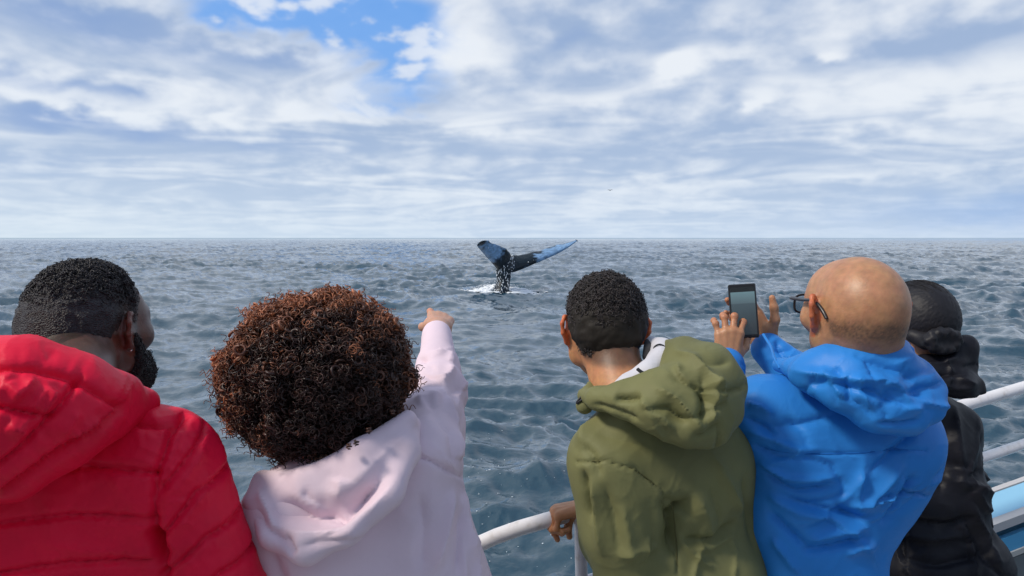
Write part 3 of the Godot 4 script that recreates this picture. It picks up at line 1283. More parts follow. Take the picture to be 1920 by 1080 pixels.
# A hand from the wrist: x across the palm toward the thumb, y along the fingers, z out of the back of the hand.
# bends: for each finger [knuckle, middle, end joint, spread] in degrees; thumb: three directions.
func hand_field(frame: Transform3D, bends: Array, thumb: Array, skin: Color, cuff := 0.07) -> Field:
	var f := Field.new()
	f.frame = frame
	f.cell = 0.0028
	var roots := [Vector3(0.029, 0.09, 0.0), Vector3(0.0095, 0.094, 0.003), Vector3(-0.0105, 0.09, 0.002), Vector3(-0.029, 0.08, -0.002)]
	var bones := [[0.044, 0.026, 0.021], [0.048, 0.03, 0.022], [0.045, 0.028, 0.022], [0.035, 0.021, 0.019]]
	var thick := [0.0098, 0.01, 0.0096, 0.0086]
	f.limb(Vector3(0, -cuff, 0), Vector3(0, 0.005, 0), 0.029, 0.027, 0.02, 0.8)
	for k in 4:
		var root: Vector3 = roots[k]
		f.limb(Vector3(root.x * 0.7, 0.008, -0.003), root, 0.015, 0.0135 if k < 3 else 0.012, 0.014)
		f.limb(Vector3(root.x * 0.72, 0.03, 0.009), root + Vector3(0, 0, 0.004), 0.004, 0.0095, 0.006)
		var at := root
		var turn := 0.0
		var side: float = deg_to_rad(bends[k][3])
		for j in 3:
			turn += deg_to_rad(bends[k][j])
			var d := Vector3(sin(side) * cos(turn), cos(side) * cos(turn), -sin(turn))
			var to: Vector3 = at + d * bones[k][j]
			var r: float = thick[k] * (1.0 - 0.07 * j)
			f.limb(at, to, r, r * 0.92, 0.006)
			f.limb(at, at, r * 1.06, r * 1.06, 0.006)
			at = to
	f.limb(Vector3(0.012, 0.012, -0.01), Vector3(0.03, 0.04, -0.012), 0.016, 0.015, 0.014)
	var at := Vector3(0.026, 0.022, -0.01)
	var lengths := [0.044, 0.034, 0.027]
	var radii := [0.0145, 0.012, 0.0105, 0.0085]
	for j in 3:
		var to: Vector3 = at + (thumb[j] as Vector3).normalized() * lengths[j]
		f.limb(at, to, radii[j], radii[j + 1], 0.008)
		at = to
	var mottle := noise_of(70.0, 12, 3)
	f.tinted = true
	f.tint = func(p: Vector3, _n: Vector3) -> Color:
		var c := skin * (1.0 + 0.14 * mottle.get_noise_3dv(p))
		c = c.lerp(c * Color(1.06, 0.78, 0.72), smoothstep(0.08, 0.16, p.y) * 0.6)
		c.a = 1.0
		return c
	return f


# axes of a hand: across = toward the thumb, along = where the fingers point; a left hand comes out mirrored by itself
func hand_frame(wrist: Vector3, along: Vector3, back: Vector3, left: bool, size := 1.0) -> Transform3D:
	var y := along.normalized()
	var z := (back - y * back.dot(y)).normalized()
	var x := y.cross(z)
	return Transform3D(Basis(-x if not left else x, y, z).scaled(Vector3.ONE * size), wrist)


func cloth(color: Color, roughness: float, grain: float, deep: float, n_seed: int) -> StandardMaterial3D:
	var m := paint(color, roughness, 0.32)
	m.heightmap_enabled = true
	var wrinkle := noise_of(0.009, n_seed, 4)
	wrinkle.fractal_type = FastNoiseLite.FRACTAL_RIDGED
	wrinkle.fractal_gain = 0.35
	wrinkle.domain_warp_enabled = true
	wrinkle.domain_warp_amplitude = 40.0
	wrinkle.domain_warp_frequency = 0.008
	m.heightmap_texture = relief(wrinkle, 512)
	m.heightmap_scale = deep
	m.uv1_triplanar = true
	m.uv1_scale = Vector3.ONE * grain
	# slight fading and wear in the dye
	var dye := relief(noise_of(0.006, n_seed + 3, 5), 256)
	var ramp := Gradient.new()
	ramp.offsets = [0.0, 0.5, 1.0]
	ramp.colors = [Color(0.86, 0.86, 0.86), Color(0.95, 0.95, 0.95), Color(1, 1, 1)]
	dye.color_ramp = ramp
	m.albedo_texture = dye
	m.rim_enabled = true
	m.rim = 0.1
	m.rim_tint = 1.0
	return m


func skin_material(gloss := 0.5) -> StandardMaterial3D:
	var m := paint(Color.WHITE, gloss, 0.5)
	m.vertex_color_use_as_albedo = true
	m.heightmap_enabled = true
	m.heightmap_texture = relief(noise_of(0.06, 9, 4), 256)
	m.heightmap_scale = 0.035
	m.uv1_triplanar = true
	m.uv1_scale = Vector3.ONE * 12.0
	m.subsurf_scatter_enabled = true
	m.subsurf_scatter_strength = 0.12
	return m


# what the clothes hide: trunk, arms and legs, so that head and hands belong to one body
func trunk(neck: Vector3, hips: Vector3, arms: Array, skin: Color) -> Field:
	var f := Field.new()
	f.cell = 0.016
	var chest := neck.lerp(hips, 0.4)
	f.chain([neck, chest, hips], [0.045, 0.055, 0.075], 0.05)
	for a in arms:
		f.chain([neck.lerp(chest, 0.5), a[0], a[1], a[2]], [0.035, 0.032, 0.03, 0.024], 0.03)
	for s in [-1.0, 1.0]:
		f.chain([hips + Vector3(s * 0.06, -0.04, 0), Vector3(hips.x + s * 0.1, DECK + 0.47, hips.z - 0.03), Vector3(hips.x + s * 0.12, DECK + 0.09, hips.z + 0.02), Vector3(hips.x + s * 0.14, DECK + 0.05, hips.z - 0.1)], [0.07, 0.05, 0.036, 0.03], 0.04)
	f.tinted = true
	f.tint = func(_p: Vector3, _n: Vector3) -> Color: return skin
	return f.build()


func legs(hips: Vector3, color: Color, o: Node3D) -> void:
	var f := Field.new()
	f.cell = 0.016
	for s in [-1.0, 1.0]:
		f.chain([hips + Vector3(s * 0.07, 0.04, 0), Vector3(hips.x + s * 0.1, DECK + 0.47, hips.z - 0.03), Vector3(hips.x + s * 0.12, DECK + 0.07, hips.z + 0.02)], [0.12, 0.085, 0.072], 0.05)
	var rough := noise_of(9.0, 31, 3)
	f.shaped = true
	f.shape = func(p: Vector3, _n: Vector3) -> float: return rough.get_noise_3dv(p) * 0.008
	part("trousers", f.build().mesh(o.position), cloth(color, 0.85, 3.0, 0.3, 61), o)
	for s in [-1.0, 1.0]:
		var b := Field.new()
		b.cell = 0.012
		var at := Vector3(hips.x + s * 0.125, DECK + 0.045, hips.z + 0.04)
		b.limb(at, at + Vector3(s * 0.02, -0.005, -0.2), 0.045, 0.04, 0.03)
		b.limb(at, at + Vector3(0, 0.08, -0.01), 0.045, 0.045, 0.03)
		part("shoe", b.build().mesh(o.position), paint(Color(0.03, 0.03, 0.035), 0.6), o)


# crisp thin creases in patches, along two slanting directions, over a slow drape
func wrinkles(f: Field, much: float, n_seed: int, stretch := Vector3(9.0, 4.0, 7.0)) -> void:
	var line := noise_of(1.0, n_seed, 1)
	var cross := noise_of(1.0, n_seed + 7, 1)
	var where := noise_of(3.2, n_seed + 1, 2)
	var drape := noise_of(5.0, n_seed + 2, 2)
	f.shaped = true
	f.shape = func(p: Vector3, _n: Vector3) -> float:
		var w := where.get_noise_3dv(p)
		var q := p + Vector3(drape.get_noise_3dv(p * 1.5), drape.get_noise_3dv(p * 1.5 + Vector3(5, 0, 0)), 0) * 0.035
		var r := 1.0 - absf(line.get_noise_3d(q.x * stretch.x + q.y * stretch.x * 0.6, q.y * stretch.y - q.x * 2.0, q.z * stretch.z))
		var s := 1.0 - absf(cross.get_noise_3d(q.x * stretch.x - q.y * stretch.x * 0.9, q.y * stretch.y + q.x * 3.0, q.z * stretch.z))
		r *= r
		s *= s
		return much * (r * r * r * smoothstep(-0.25, 0.35, w) + s * s * s * smoothstep(0.3, -0.3, w) - 0.3) + drape.get_noise_3dv(p) * much * 0.3


# a stitched line lying on a surface
func stitch(f: Field, pts: Array, thick: float, material: Material, o: Node3D, under: MeshInstance3D) -> void:
	var line := []
	for j in pts.size() - 1:
		var many := int((pts[j + 1] - pts[j]).length() / 0.012) + 1
		for k in many:
			line.append((pts[j] as Vector3).lerp(pts[j + 1], float(k) / many))
	line.append(pts[pts.size() - 1])
	var on := []
	for p: Vector3 in line:
		var best := -1
		var least := 1000.0
		for k in f.v.size():
			var w := f.v[k] - p
			var deep := w.dot(f.facing)
			var far := (w - f.facing * deep).length_squared() + (0.0 if f.n[k].dot(f.facing) > 0.1 else 1.0) + maxf(0.0, absf(deep) - 0.25)
			if far < least:
				least = far
				best = k
		on.append(f.v[best] + f.n[best] * thick * 0.6 - o.position)
	var soft := []
	for pass_ in 5:
		soft = []
		for k in on.size():
			soft.append((on[maxi(k - 1, 0)] + on[k] + on[mini(k + 1, on.size() - 1)]) / 3.0)
		on = soft
	part("seam", tube(soft, [thick], 6, 2), material, under)




# single hairs lying on the skull, combed from the hairline back to a bun
func combed(frame: Transform3D, to: Vector3, lift: float, many: int, thick: float, n_seed: int, at: Vector3) -> ArrayMesh:
	var rng := RandomNumberGenerator.new()
	rng.seed = n_seed
	var v := PackedVector3Array()
	var n := PackedVector3Array()
	var idx := PackedInt32Array()
	var middle := Vector3(0, 0.022, 0.012)
	var size := Vector3(0.075, 0.084, 0.096) + Vector3.ONE * lift
	var goal := (to - middle) / size
	for k in many:
		var start := Vector3(rng.randfn(), absf(rng.randfn()), rng.randfn() - 0.3).normalized()
		var first := middle + start * size
		if hair_edge(first) < 0.0:
			continue
		var ups := rng.randf_range(-0.0012, 0.0022)
		var pts := []
		for j in 13:
			var t := j / 12.0
			var d := start.slerp(goal.normalized(), t)
			pts.append(frame * (middle + d * (size + Vector3.ONE * (ups + 0.0015 * sin(t * 5.0 + k)))) - at)
		var one := tube(pts, [thick * 0.6, thick, thick, thick * 0.7], 4)
		var a := one.surface_get_arrays(0)
		var base := v.size()
		v.append_array(a[Mesh.ARRAY_VERTEX])
		n.append_array(a[Mesh.ARRAY_NORMAL])
		for i in a[Mesh.ARRAY_INDEX]:
			idx.append(base + i)
	return arrays(v, n, idx)
# ---------------------------------------------------------------- people
func build_people() -> void:
	red_man()
	pink_woman()
	green_man()
	blue_man()
	black_woman()


func person(label: String, hips: Vector3) -> Node3D:
	return thing("person", label, "person", Vector3(hips.x, DECK, hips.z), "people watching the whale at the rail")


func toward_eye(p: Vector3) -> Vector3:
	var d := EYE - p
	d.y = 0.0
	return d.normalized()


func red_man() -> void:
	var hips := Vector3(-0.74, 2.36, -1.13)
	var o := person("man in a bright red quilted puffer jacket with short black hair and a beard", hips)
	var skin := Color(0.11, 0.06, 0.047)
	var neck: Vector3 = Vector3(-0.7146, 3.053, -1.105)
	var frame := head_frame(Vector3(-0.7836, 3.13, -1.291), 12.0, 2.0, 2.0, 1.0)
	var head := head_field(frame, neck, 0.058, skin).build()
	var shoulder_r: Vector3 = Vector3(-0.5615, 2.928, -1.106)
	var shoulder_l: Vector3 = Vector3(-0.886, 2.957, -1.038)
	var elbow_r: Vector3 = Vector3(-0.4604, 2.672, -1.078)
	var elbow_l: Vector3 = Vector3(-0.9582, 2.727, -1.012)
	var hand_r := hand_field(hand_frame(Vector3(-0.5336, 2.45, -1.363), Vector3(0.2, -0.2, -1), Vector3(0.1, 1, -0.1), false), [[40, 50, 30, 4], [45, 50, 30, 0], [45, 50, 30, -3], [45, 50, 30, -7]], [Vector3(0.6, 0.7, -0.3), Vector3(0.3, 0.8, -0.6), Vector3(0.1, 0.7, -0.7)], skin).build()
	var hand_l := hand_field(hand_frame(Vector3(-1.241, 2.485, -1.305), Vector3(0.2, -0.2, -1), Vector3(-0.1, 1, -0.1), true), [[40, 50, 30, 4], [45, 50, 30, 0], [45, 50, 30, -3], [45, 50, 30, -7]], [Vector3(0.6, 0.7, -0.3), Vector3(0.3, 0.8, -0.6), Vector3(0.1, 0.7, -0.7)], skin).build()
	var body := trunk(neck, hips, [[shoulder_r, elbow_r, Vector3(-0.5336, 2.45, -1.363)], [shoulder_l, elbow_l, Vector3(-1.241, 2.485, -1.305)]], skin)
	part("body", Field.joined([head, hand_r, hand_l, body], o.position), skin_material(0.38), o)
	# short black hair, faded at the sides, and a full beard
	var waves := noise_of(34.0, 6, 3)
	waves.fractal_type = FastNoiseLite.FRACTAL_RIDGED
	var tone := noise_of(90.0, 15, 2)
	var thick := func(p: Vector3) -> float: return lerpf(0.0012, 0.013, smoothstep(0.0, 0.075, hair_edge(p) + 0.2 * maxf(p.z, 0.0) - 0.004))
	var hair_tone := func(p: Vector3, _n: Vector3) -> Color: return Color(0.022, 0.018, 0.02).lerp(skin * 0.75, clampf(0.65 - 16.0 * hair_edge(p) - 2.0 * maxf(p.z, 0.0) + 0.35 * tone.get_noise_3dv(p), 0.0, 0.7))
	var cap_field := hair_cap(frame, thick, waves, 0.0038, hair_tone, 0.0034)
	cap_field.shape = func(p: Vector3, _n: Vector3) -> float:
		var share := smoothstep(-0.004, 0.008, hair_edge(p) + 0.022 * smoothstep(0.015, 0.05, p.z))
		return lerpf(-0.012, thick.call(p) + waves.get_noise_3dv(p) * 0.0038, share)
	var cap := cap_field.build()
	var hair := paint(Color.WHITE, 0.5, 0.5)
	hair.vertex_color_use_as_albedo = true
	hair.heightmap_enabled = true
	hair.heightmap_texture = relief(noise_of(0.05, 19, 4), 256)
	hair.heightmap_scale = 0.5
	hair.uv1_triplanar = true
	hair.uv1_scale = Vector3(16, 24, 16)
	part("hair", cap.mesh(o.position), hair, o)
	var rng := RandomNumberGenerator.new()
	rng.seed = 77
	var coil := ringlet(0.0034, 1.6, 0.007, 0.0011)
	var places := []
	var tones := PackedColorArray()
	for k in 5200:
		var q := Vector3(rng.randfn(), rng.randfn(), rng.randfn()).normalized()
		var p := Vector3(0, 0.03, 0.012) + q * Vector3(0.075, 0.088, 0.096)
		var edge := hair_edge(p)
		if edge < 0.012 + rng.randf() * 0.05:
			continue
		var n := (q / Vector3(0.075, 0.088, 0.096)).normalized()
		var lift: float = thick.call(p) + waves.get_noise_3dv(p) * 0.0038
		places.append(frame * turned(n + Vector3(rng.randfn(), rng.randfn(), rng.randfn()) * 0.6, rng.randf() * TAU, rng.randf_range(0.7, 1.1), p + n * (lift - 0.003)))
		tones.append(Color(0.02, 0.016, 0.018) * rng.randf_range(0.5, 1.7))
	sprinkle("curls", coil, places, tones, hair_strand(), o.get_node("hair"))
	var beard := Field.new()
	beard.frame = frame
	beard.cell = 0.0032
	beard.limb(Vector3(0, -0.03, -0.05), Vector3(0, -0.075, -0.055), 0.055, 0.042, 0.03)
	for s in [-1.0, 1.0]:
		beard.limb(Vector3(s * 0.056, -0.025, -0.004), Vector3(s * 0.053, -0.06, -0.008), 0.022, 0.02, 0.03)
		beard.limb(Vector3(s * 0.053, -0.06, -0.008), Vector3(s * 0.016, -0.104, -0.075), 0.02, 0.018, 0.03)
	beard.blob(Vector3(0, -0.1, -0.08), Vector3(0.021, 0.018, 0.018), 0.02)
	beard.shaped = true
	beard.shape = func(p: Vector3, _n: Vector3) -> float:
		var line := lerpf(0.0, -0.05, smoothstep(0.0, -0.06, p.z)) - p.y
		var share := smoothstep(-0.006, 0.01, line) * smoothstep(0.006, -0.014, p.z)
		if absf(p.x) < 0.026 and p.z < -0.08 and p.y > -0.085:
			share = 0.0
		return lerpf(-0.012, 0.007 + 0.005 * smoothstep(-0.05, -0.1, p.y) + waves.get_noise_3dv(p * 1.5) * 0.0035, share)
	beard.tinted = true
	beard.tint = func(p: Vector3, _n: Vector3) -> Color: return Color(0.014, 0.011, 0.012) * (1.0 + 0.5 * tone.get_noise_3dv(p))
	part("beard", beard.build().mesh(o.position), hair, o)
	places = []
	tones = PackedColorArray()
	for k in range(0, beard.v.size(), 3):
		if beard.n[k].y < 0.75:
			var local: Vector3 = frame.affine_inverse() * beard.v[k]
			var line := lerpf(0.0, -0.05, smoothstep(0.0, -0.06, local.z)) - local.y
			if line > 0.004 and local.z < -0.004 and not (absf(local.x) < 0.026 and local.z < -0.08 and local.y > -0.085):
				places.append(turned(beard.n[k] + Vector3(0, -0.5, 0) + Vector3(rng.randfn(), rng.randfn(), rng.randfn()) * 0.5, rng.randf() * TAU, rng.randf_range(0.7, 1.2), beard.v[k] - beard.n[k] * 0.002))
				tones.append(Color(0.014, 0.011, 0.012) * rng.randf_range(0.5, 1.6))
	sprinkle("curls", coil, places, tones, hair_strand(), o.get_node("beard"))
	var stud := SphereMesh.new()
	stud.radius = 0.0042
	stud.height = 0.0084
	stud.radial_segments = 12
	stud.rings = 6
	var gem := paint(Color(0.9, 0.9, 0.92), 0.05)
	gem.metallic = 0.9
	part("ear_stud", stud, gem, o, frame * Vector3(0.083, -0.036, 0.006) - o.position)
	# the jacket
	var back := toward_eye(neck)
	var j := Field.new()
	j.cell = 0.0047
	j.facing = back
	j.limb(Vector3(-0.7387, 3.006, -1.102), Vector3(-0.5901, 2.938, -1.117), 0.075, 0.08, 0.05)
	j.limb(Vector3(-0.7592, 3.011, -1.082), Vector3(-0.878, 2.962, -1.049), 0.075, 0.08, 0.05)
	j.limb(Vector3(-0.8534, 2.888, -1.043), Vector3(-0.6456, 2.865, -1.102), 0.135, 0.125, 0.07, 0.85)
	j.limb(Vector3(-0.8373, 2.746, -1.023), Vector3(-0.6586, 2.71, -1.091), 0.14, 0.13, 0.07, 0.9)
	j.limb(Vector3(-0.8215, 2.629, -0.9948), Vector3(-0.6528, 2.578, -1.071), 0.14, 0.14, 0.07, 0.9)
	j.chain([shoulder_r, elbow_r, Vector3(-0.5194, 2.491, -1.306)], [0.089, 0.078, 0.052], 0.035)
	j.chain([shoulder_l, elbow_l, Vector3(-1.184, 2.526, -1.248)], [0.089, 0.078, 0.052], 0.035)
	for s in [[[213,812], [325,814]]]:
		pass
	var quilt := [
		[Vector3(-0.579, 3.021, -0.9826), Vector3(-0.5073, 3.007, -1.032)], [Vector3(-0.9356, 2.95, -0.9776), Vector3(-0.7431, 2.965, -0.9285), Vector3(-0.6844, 2.962, -0.9483), Vector3(-0.5937, 2.963, -0.9585), Vector3(-0.5245, 2.949, -1.008)], [Vector3(-0.9356, 2.877, -0.9724), Vector3(-0.7722, 2.896, -0.9236), Vector3(-0.6174, 2.896, -0.9436), Vector3(-0.5276, 2.879, -1.003)], [Vector3(-0.9356, 2.807, -0.9674), Vector3(-0.7722, 2.829, -0.9188), Vector3(-0.6174, 2.827, -0.9387), Vector3(-0.5229, 2.812, -0.9978)],
		[Vector3(-0.5314, 2.924, -1.026), Vector3(-0.4877, 2.965, -1.039), Vector3(-0.4682, 3.003, -1.082)], [Vector3(-0.5379, 2.848, -1.02), Vector3(-0.4796, 2.912, -1.035), Vector3(-0.4387, 2.927, -1.076)], [Vector3(-0.5314, 2.796, -1.017), Vector3(-0.4674, 2.844, -1.03), Vector3(-0.4133, 2.86, -1.071)], [Vector3(-0.5073, 2.76, -1.014), Vector3(-0.439, 2.791, -1.026), Vector3(-0.388, 2.801, -1.067)],
	]
	for q in quilt:
		j.fold(q, 0.0065, -0.010, 1.0, false, 0.0012)
		j.puckers(q, 0.013, 0.03, 0.003, 4)
	j.fold([Vector3(-0.5011, 3.022, -1.083), Vector3(-0.5113, 2.999, -1.031), Vector3(-0.5237, 2.951, -1.008), Vector3(-0.5241, 2.888, -0.9932), Vector3(-0.5233, 2.841, -0.9899), Vector3(-0.5084, 2.791, -0.9863)], 0.0085, -0.014, 1.0, false, 0.002)
	j.fold([Vector3(-0.5188, 3.003, -1.082), Vector3(-0.5218, 2.952, -1.028), Vector3(-0.5182, 2.896, -1.004)], 0.006, -0.004, 1.0, false, 0.003)
	j.fold([Vector3(-0.5176, 2.869, -0.9718), Vector3(-0.5061, 2.839, -0.9696), Vector3(-0.4969, 2.808, -0.9675)], 0.012, -0.03)
	j.fold([Vector3(-0.6902, 2.869, -0.9718), Vector3(-0.6212, 2.846, -0.9702), Vector3(-0.5445, 2.831, -0.9691)], 0.014, 0.005)
	j.fold([Vector3(-0.4908, 2.908, -0.9746), Vector3(-0.4371, 2.954, -0.9778), Vector3(-0.4141, 2.992, -0.9806)], 0.016, 0.006)
	j.fold([Vector3(-0.4923, 2.846, -0.9702), Vector3(-0.4294, 2.908, -0.9746), Vector3(-0.3988, 2.93, -0.9762)], 0.016, 0.007)
	wrinkles(j, 0.0016, 8, Vector3(16.0, 9.0, 14.0))
	var red := cloth(Color(0.88, 0.007, 0.048), 0.5, 4.0, 0.1, 70)
	part("jacket", j.build().mesh(o.position), red, o)
	var h := Field.new()
	h.cell = 0.0042
	h.facing = back
	h.chain([Vector3(-0.8938, 3.111, -1.039), Vector3(-0.7669, 3.134, -0.9907), Vector3(-0.6836, 3.131, -0.9754), Vector3(-0.6336, 3.099, -1.008), Vector3(-0.6085, 3.061, -1.076), Vector3(-0.6245, 3.029, -1.144)], [0.025, 0.024, 0.023, 0.022, 0.021, 0.018], 0.015)
	h.chain([Vector3(-0.8436, 3.061, -0.9855), Vector3(-0.6882, 3.065, -0.9507), Vector3(-0.6365, 3.053, -0.9849), Vector3(-0.6178, 3.042, -1.044)], [0.075, 0.075, 0.06, 0.035], 0.05)
	h.chain([Vector3(-0.8309, 2.989, -0.9653), Vector3(-0.6957, 3.009, -0.9367), Vector3(-0.6496, 3.026, -0.968)], [0.05, 0.05, 0.035], 0.05)
	h.chain([Vector3(-0.5979, 3.033, -1.114), Vector3(-0.6079, 3.025, -1.033), Vector3(-0.6345, 3.004, -0.9664), Vector3(-0.6811, 2.976, -0.9343), Vector3(-0.7868, 2.953, -0.9276)], [0.024, 0.026, 0.026, 0.03, 0.03], 0.016)
	h.blob(Vector3(-0.7472, 3.115, -1.15), Vector3(0.085, 0.085, 0.075), 0.02, -1.0)
	for q in [[Vector3(-0.7285, 3.134, -0.9405), Vector3(-0.6593, 3.129, -0.9402), Vector3(-0.6191, 3.114, -0.9492), Vector3(-0.6012, 3.099, -0.9682), Vector3(-0.5918, 3.057, -1.035)], [Vector3(-0.5963, 3.108, -0.9488), Vector3(-0.6257, 3.064, -0.9256), Vector3(-0.6547, 3.029, -0.913), Vector3(-0.6985, 2.995, -0.9006)], [Vector3(-0.7275, 3.093, -0.9176), Vector3(-0.6847, 3.086, -0.9171), Vector3(-0.6257, 3.066, -0.9257)], [Vector3(-0.7275, 3.191, -0.9246), Vector3(-0.7132, 3.12, -0.9195), Vector3(-0.7275, 3.049, -0.9145)]]:
		h.fold(q, 0.0065, -0.011, 1.0, false, 0.0015)
		h.puckers(q, 0.012, 0.035, 0.004, 5)
	h.fold([Vector3(-0.5942, 3.05, -1.035), Vector3(-0.6044, 3.022, -0.9426), Vector3(-0.6287, 3.005, -0.9314), Vector3(-0.6647, 2.974, -0.9091), Vector3(-0.7275, 2.949, -0.9073)], 0.008, -0.016, 1.0, false, 0.003)
	for q in [[Vector3(-0.6848, 3.116, -0.9393), Vector3(-0.6666, 3.087, -0.9372)], [Vector3(-0.6338, 3.105, -0.9385), Vector3(-0.6557, 3.072, -0.9362)], [Vector3(-0.6484, 3.116, -0.9393), Vector3(-0.6775, 3.091, -0.9375)], [Vector3(-0.6258, 3.099, -0.9481), Vector3(-0.6447, 3.062, -0.9354)], [Vector3(-0.6848, 3.065, -0.9357), Vector3(-0.6557, 3.043, -0.9341)], [Vector3(-0.6025, 3.068, -0.9559), Vector3(-0.6258, 3.033, -0.9434)], [Vector3(-0.5905, 3.053, -0.9849), Vector3(-0.6174, 3.027, -0.953)]]:
		h.fold(q, 0.011, 0.008)
	wrinkles(h, 0.0012, 18, Vector3(18.0, 10.0, 14.0))
	part("hood", h.build().mesh(o.position), red, o.get_node("jacket"))
	legs(hips, Color(0.02, 0.025, 0.04), o)


func hair_strand(shine := 0.45) -> StandardMaterial3D:
	var m := paint(Color.WHITE, shine, 0.5)
	m.vertex_color_use_as_albedo = true
	m.backlight_enabled = true
	m.backlight = Color(0.5, 0.5, 0.5)
	return m


func pink_woman() -> void:
	var hips := Vector3(-0.253, 2.34, -1.3)
	var o := person("woman in a pale pink hoodie with big curly copper brown hair, pointing at the whale", hips)
	var skin := Color(0.55, 0.29, 0.19)
	var neck: Vector3 = Vector3(-0.3416, 2.905, -1.255)
	var frame := head_frame(Vector3(-0.3576, 3.042, -1.295), 2.0, 0.0, 0.0, 0.95)
	var shoulder_r: Vector3 = Vector3(-0.1713, 2.888, -1.304)
	var elbow_r: Vector3 = Vector3(-0.1648, 2.951, -1.559)
	var wrist_r: Vector3 = Vector3(-0.1961, 3.068, -1.828)
	var shoulder_l: Vector3 = Vector3(-0.3999, 2.813, -1.198)
	var elbow_l: Vector3 = Vector3(-0.3804, 2.595, -1.193)
	var wrist_l: Vector3 = Vector3(-0.4141, 2.562, -1.451)
	var head := head_field(frame, neck, 0.05, skin, 0.0045).build()
	var point := hand_field(hand_frame(wrist_r + Vector3(0.005, 0.003, 0.0), Vector3(-0.06, 0.13, -1), Vector3(0.25, 1, 0.1), false, 0.92), [[2, 6, 4, 6], [62, 85, 50, 0], [66, 88, 50, -2], [66, 85, 50, -6]], [Vector3(0.5, 0.8, -0.5), Vector3(-0.3, 0.9, -0.4), Vector3(-0.6, 0.6, -0.3)], skin, 0.05).build()
	var rest := hand_field(hand_frame(wrist_l, Vector3(0.3, -0.3, -1), Vector3(0, 1, -0.2), true, 0.92), [[40, 50, 30, 4], [45, 50, 30, 0], [45, 50, 30, -3], [45, 50, 30, -7]], [Vector3(0.6, 0.7, -0.3), Vector3(0.3, 0.8, -0.6), Vector3(0.1, 0.7, -0.7)], skin, 0.05).build()
	var body := trunk(neck, hips, [[shoulder_r, elbow_r, wrist_r], [shoulder_l, elbow_l, wrist_l]], skin)
	part("body", Field.joined([head, point, rest, body], o.position), skin_material(), o)
	var back := toward_eye(neck)
	var j := Field.new()
	j.cell = 0.0047
	j.facing = back
	j.limb(Vector3(-0.3604, 2.855, -1.242), shoulder_l, 0.062, 0.066, 0.05)
	j.limb(Vector3(-0.3141, 2.866, -1.252), shoulder_r, 0.062, 0.064, 0.05)
	j.limb(Vector3(-0.3575, 2.757, -1.224), Vector3(-0.216, 2.761, -1.275), 0.115, 0.105, 0.07, 0.85)
	j.limb(Vector3(-0.3451, 2.647, -1.207), Vector3(-0.1708, 2.626, -1.265), 0.115, 0.115, 0.07, 0.9)
	j.limb(Vector3(-0.3328, 2.491, -1.185), Vector3(-0.1495, 2.452, -1.243), 0.125, 0.13, 0.07, 0.9)
	j.limb(Vector3(-0.1887, 2.849, -1.301), Vector3(-0.1376, 2.601, -1.253), 0.075, 0.11, 0.05)
	j.chain([shoulder_r, Vector3(-0.1712, 2.909, -1.426), elbow_r, Vector3(-0.178, 2.99, -1.652), Vector3(-0.1936, 3.052, -1.777)], [0.071, 0.068, 0.058, 0.047, 0.038], 0.03)
	j.chain([shoulder_l, elbow_l, wrist_l], [0.066, 0.06, 0.04], 0.03)
	j.fold([Vector3(-0.1767, 2.919, -1.176), Vector3(-0.1438, 2.899, -1.225), Vector3(-0.1117, 2.869, -1.273), Vector3(-0.0992, 2.851, -1.291)], 0.006, -0.008, 0.7, false)
	j.fold([Vector3(-0.1944, 3.011, -1.283), Vector3(-0.1718, 3.003, -1.382), Vector3(-0.1396, 2.997, -1.382), Vector3(-0.1267, 2.981, -1.381)], 0.012, -0.014)
	j.fold([Vector3(-0.204, 3.021, -1.384), Vector3(-0.1898, 3.017, -1.484), Vector3(-0.164, 3.012, -1.533)], 0.011, -0.012)
	j.fold([Vector3(-0.1986, 2.973, -1.38), Vector3(-0.1664, 2.984, -1.381), Vector3(-0.1342, 2.973, -1.38)], 0.013, 0.011)
	j.fold([Vector3(-0.1954, 3.006, -1.383), Vector3(-0.1748, 3.001, -1.482), Vector3(-0.1426, 2.986, -1.532)], 0.013, 0.009)
	j.fold([Vector3(-0.131, 2.992, -1.382), Vector3(-0.1181, 2.943, -1.378), Vector3(-0.1118, 2.873, -1.323)], 0.014, 0.01)
	j.fold([Vector3(-0.1595, 2.989, -1.281), Vector3(-0.1284, 2.936, -1.327), Vector3(-0.1222, 2.863, -1.322)], 0.012, -0.006)
	j.fold([Vector3(-0.1117, 2.849, -1.271), Vector3(-0.1169, 2.79, -1.217), Vector3(-0.1334, 2.71, -1.161)], 0.014, 0.012)
	j.fold([Vector3(-0.0947, 2.83, -1.27), Vector3(-0.0767, 2.771, -1.216), Vector3(-0.0506, 2.71, -1.161)], 0.016, 0.012)
	j.fold([Vector3(-0.1564, 2.857, -1.171), Vector3(-0.1472, 2.792, -1.167), Vector3(-0.1564, 2.71, -1.161)], 0.02, -0.008)
	j.fold([Vector3(-0.4187, 2.792, -1.167), Vector3(-0.3957, 2.737, -1.163), Vector3(-0.3681, 2.691, -1.16)], 0.018, -0.01)
	j.fold([Vector3(-0.0997, 2.815, -1.269), Vector3(-0.0939, 2.752, -1.214), Vector3(-0.0902, 2.701, -1.16)], 0.012, -0.01)
	j.creases(Vector3(-0.1579, 3.003, -1.403), 0.04, 0.06, 15.0, 20.0, 10, 0.0875, 0.004, 1)
	j.creases(Vector3(-0.108, 2.768, -1.245), 0.05, 0.1, -80.0, 10.0, 6, 0.2, 0.006, 2)
	j.creases(Vector3(-0.1495, 2.899, -1.275), 0.05, 0.04, -30.0, 25.0, 5, 0.0875, 0.004, 3)
	wrinkles(j, 0.0012, 28, Vector3(7.0, 4.0, 6.0))
	var pink := cloth(Color(0.85, 0.68, 0.76), 0.9, 3.0, 0.06, 72)
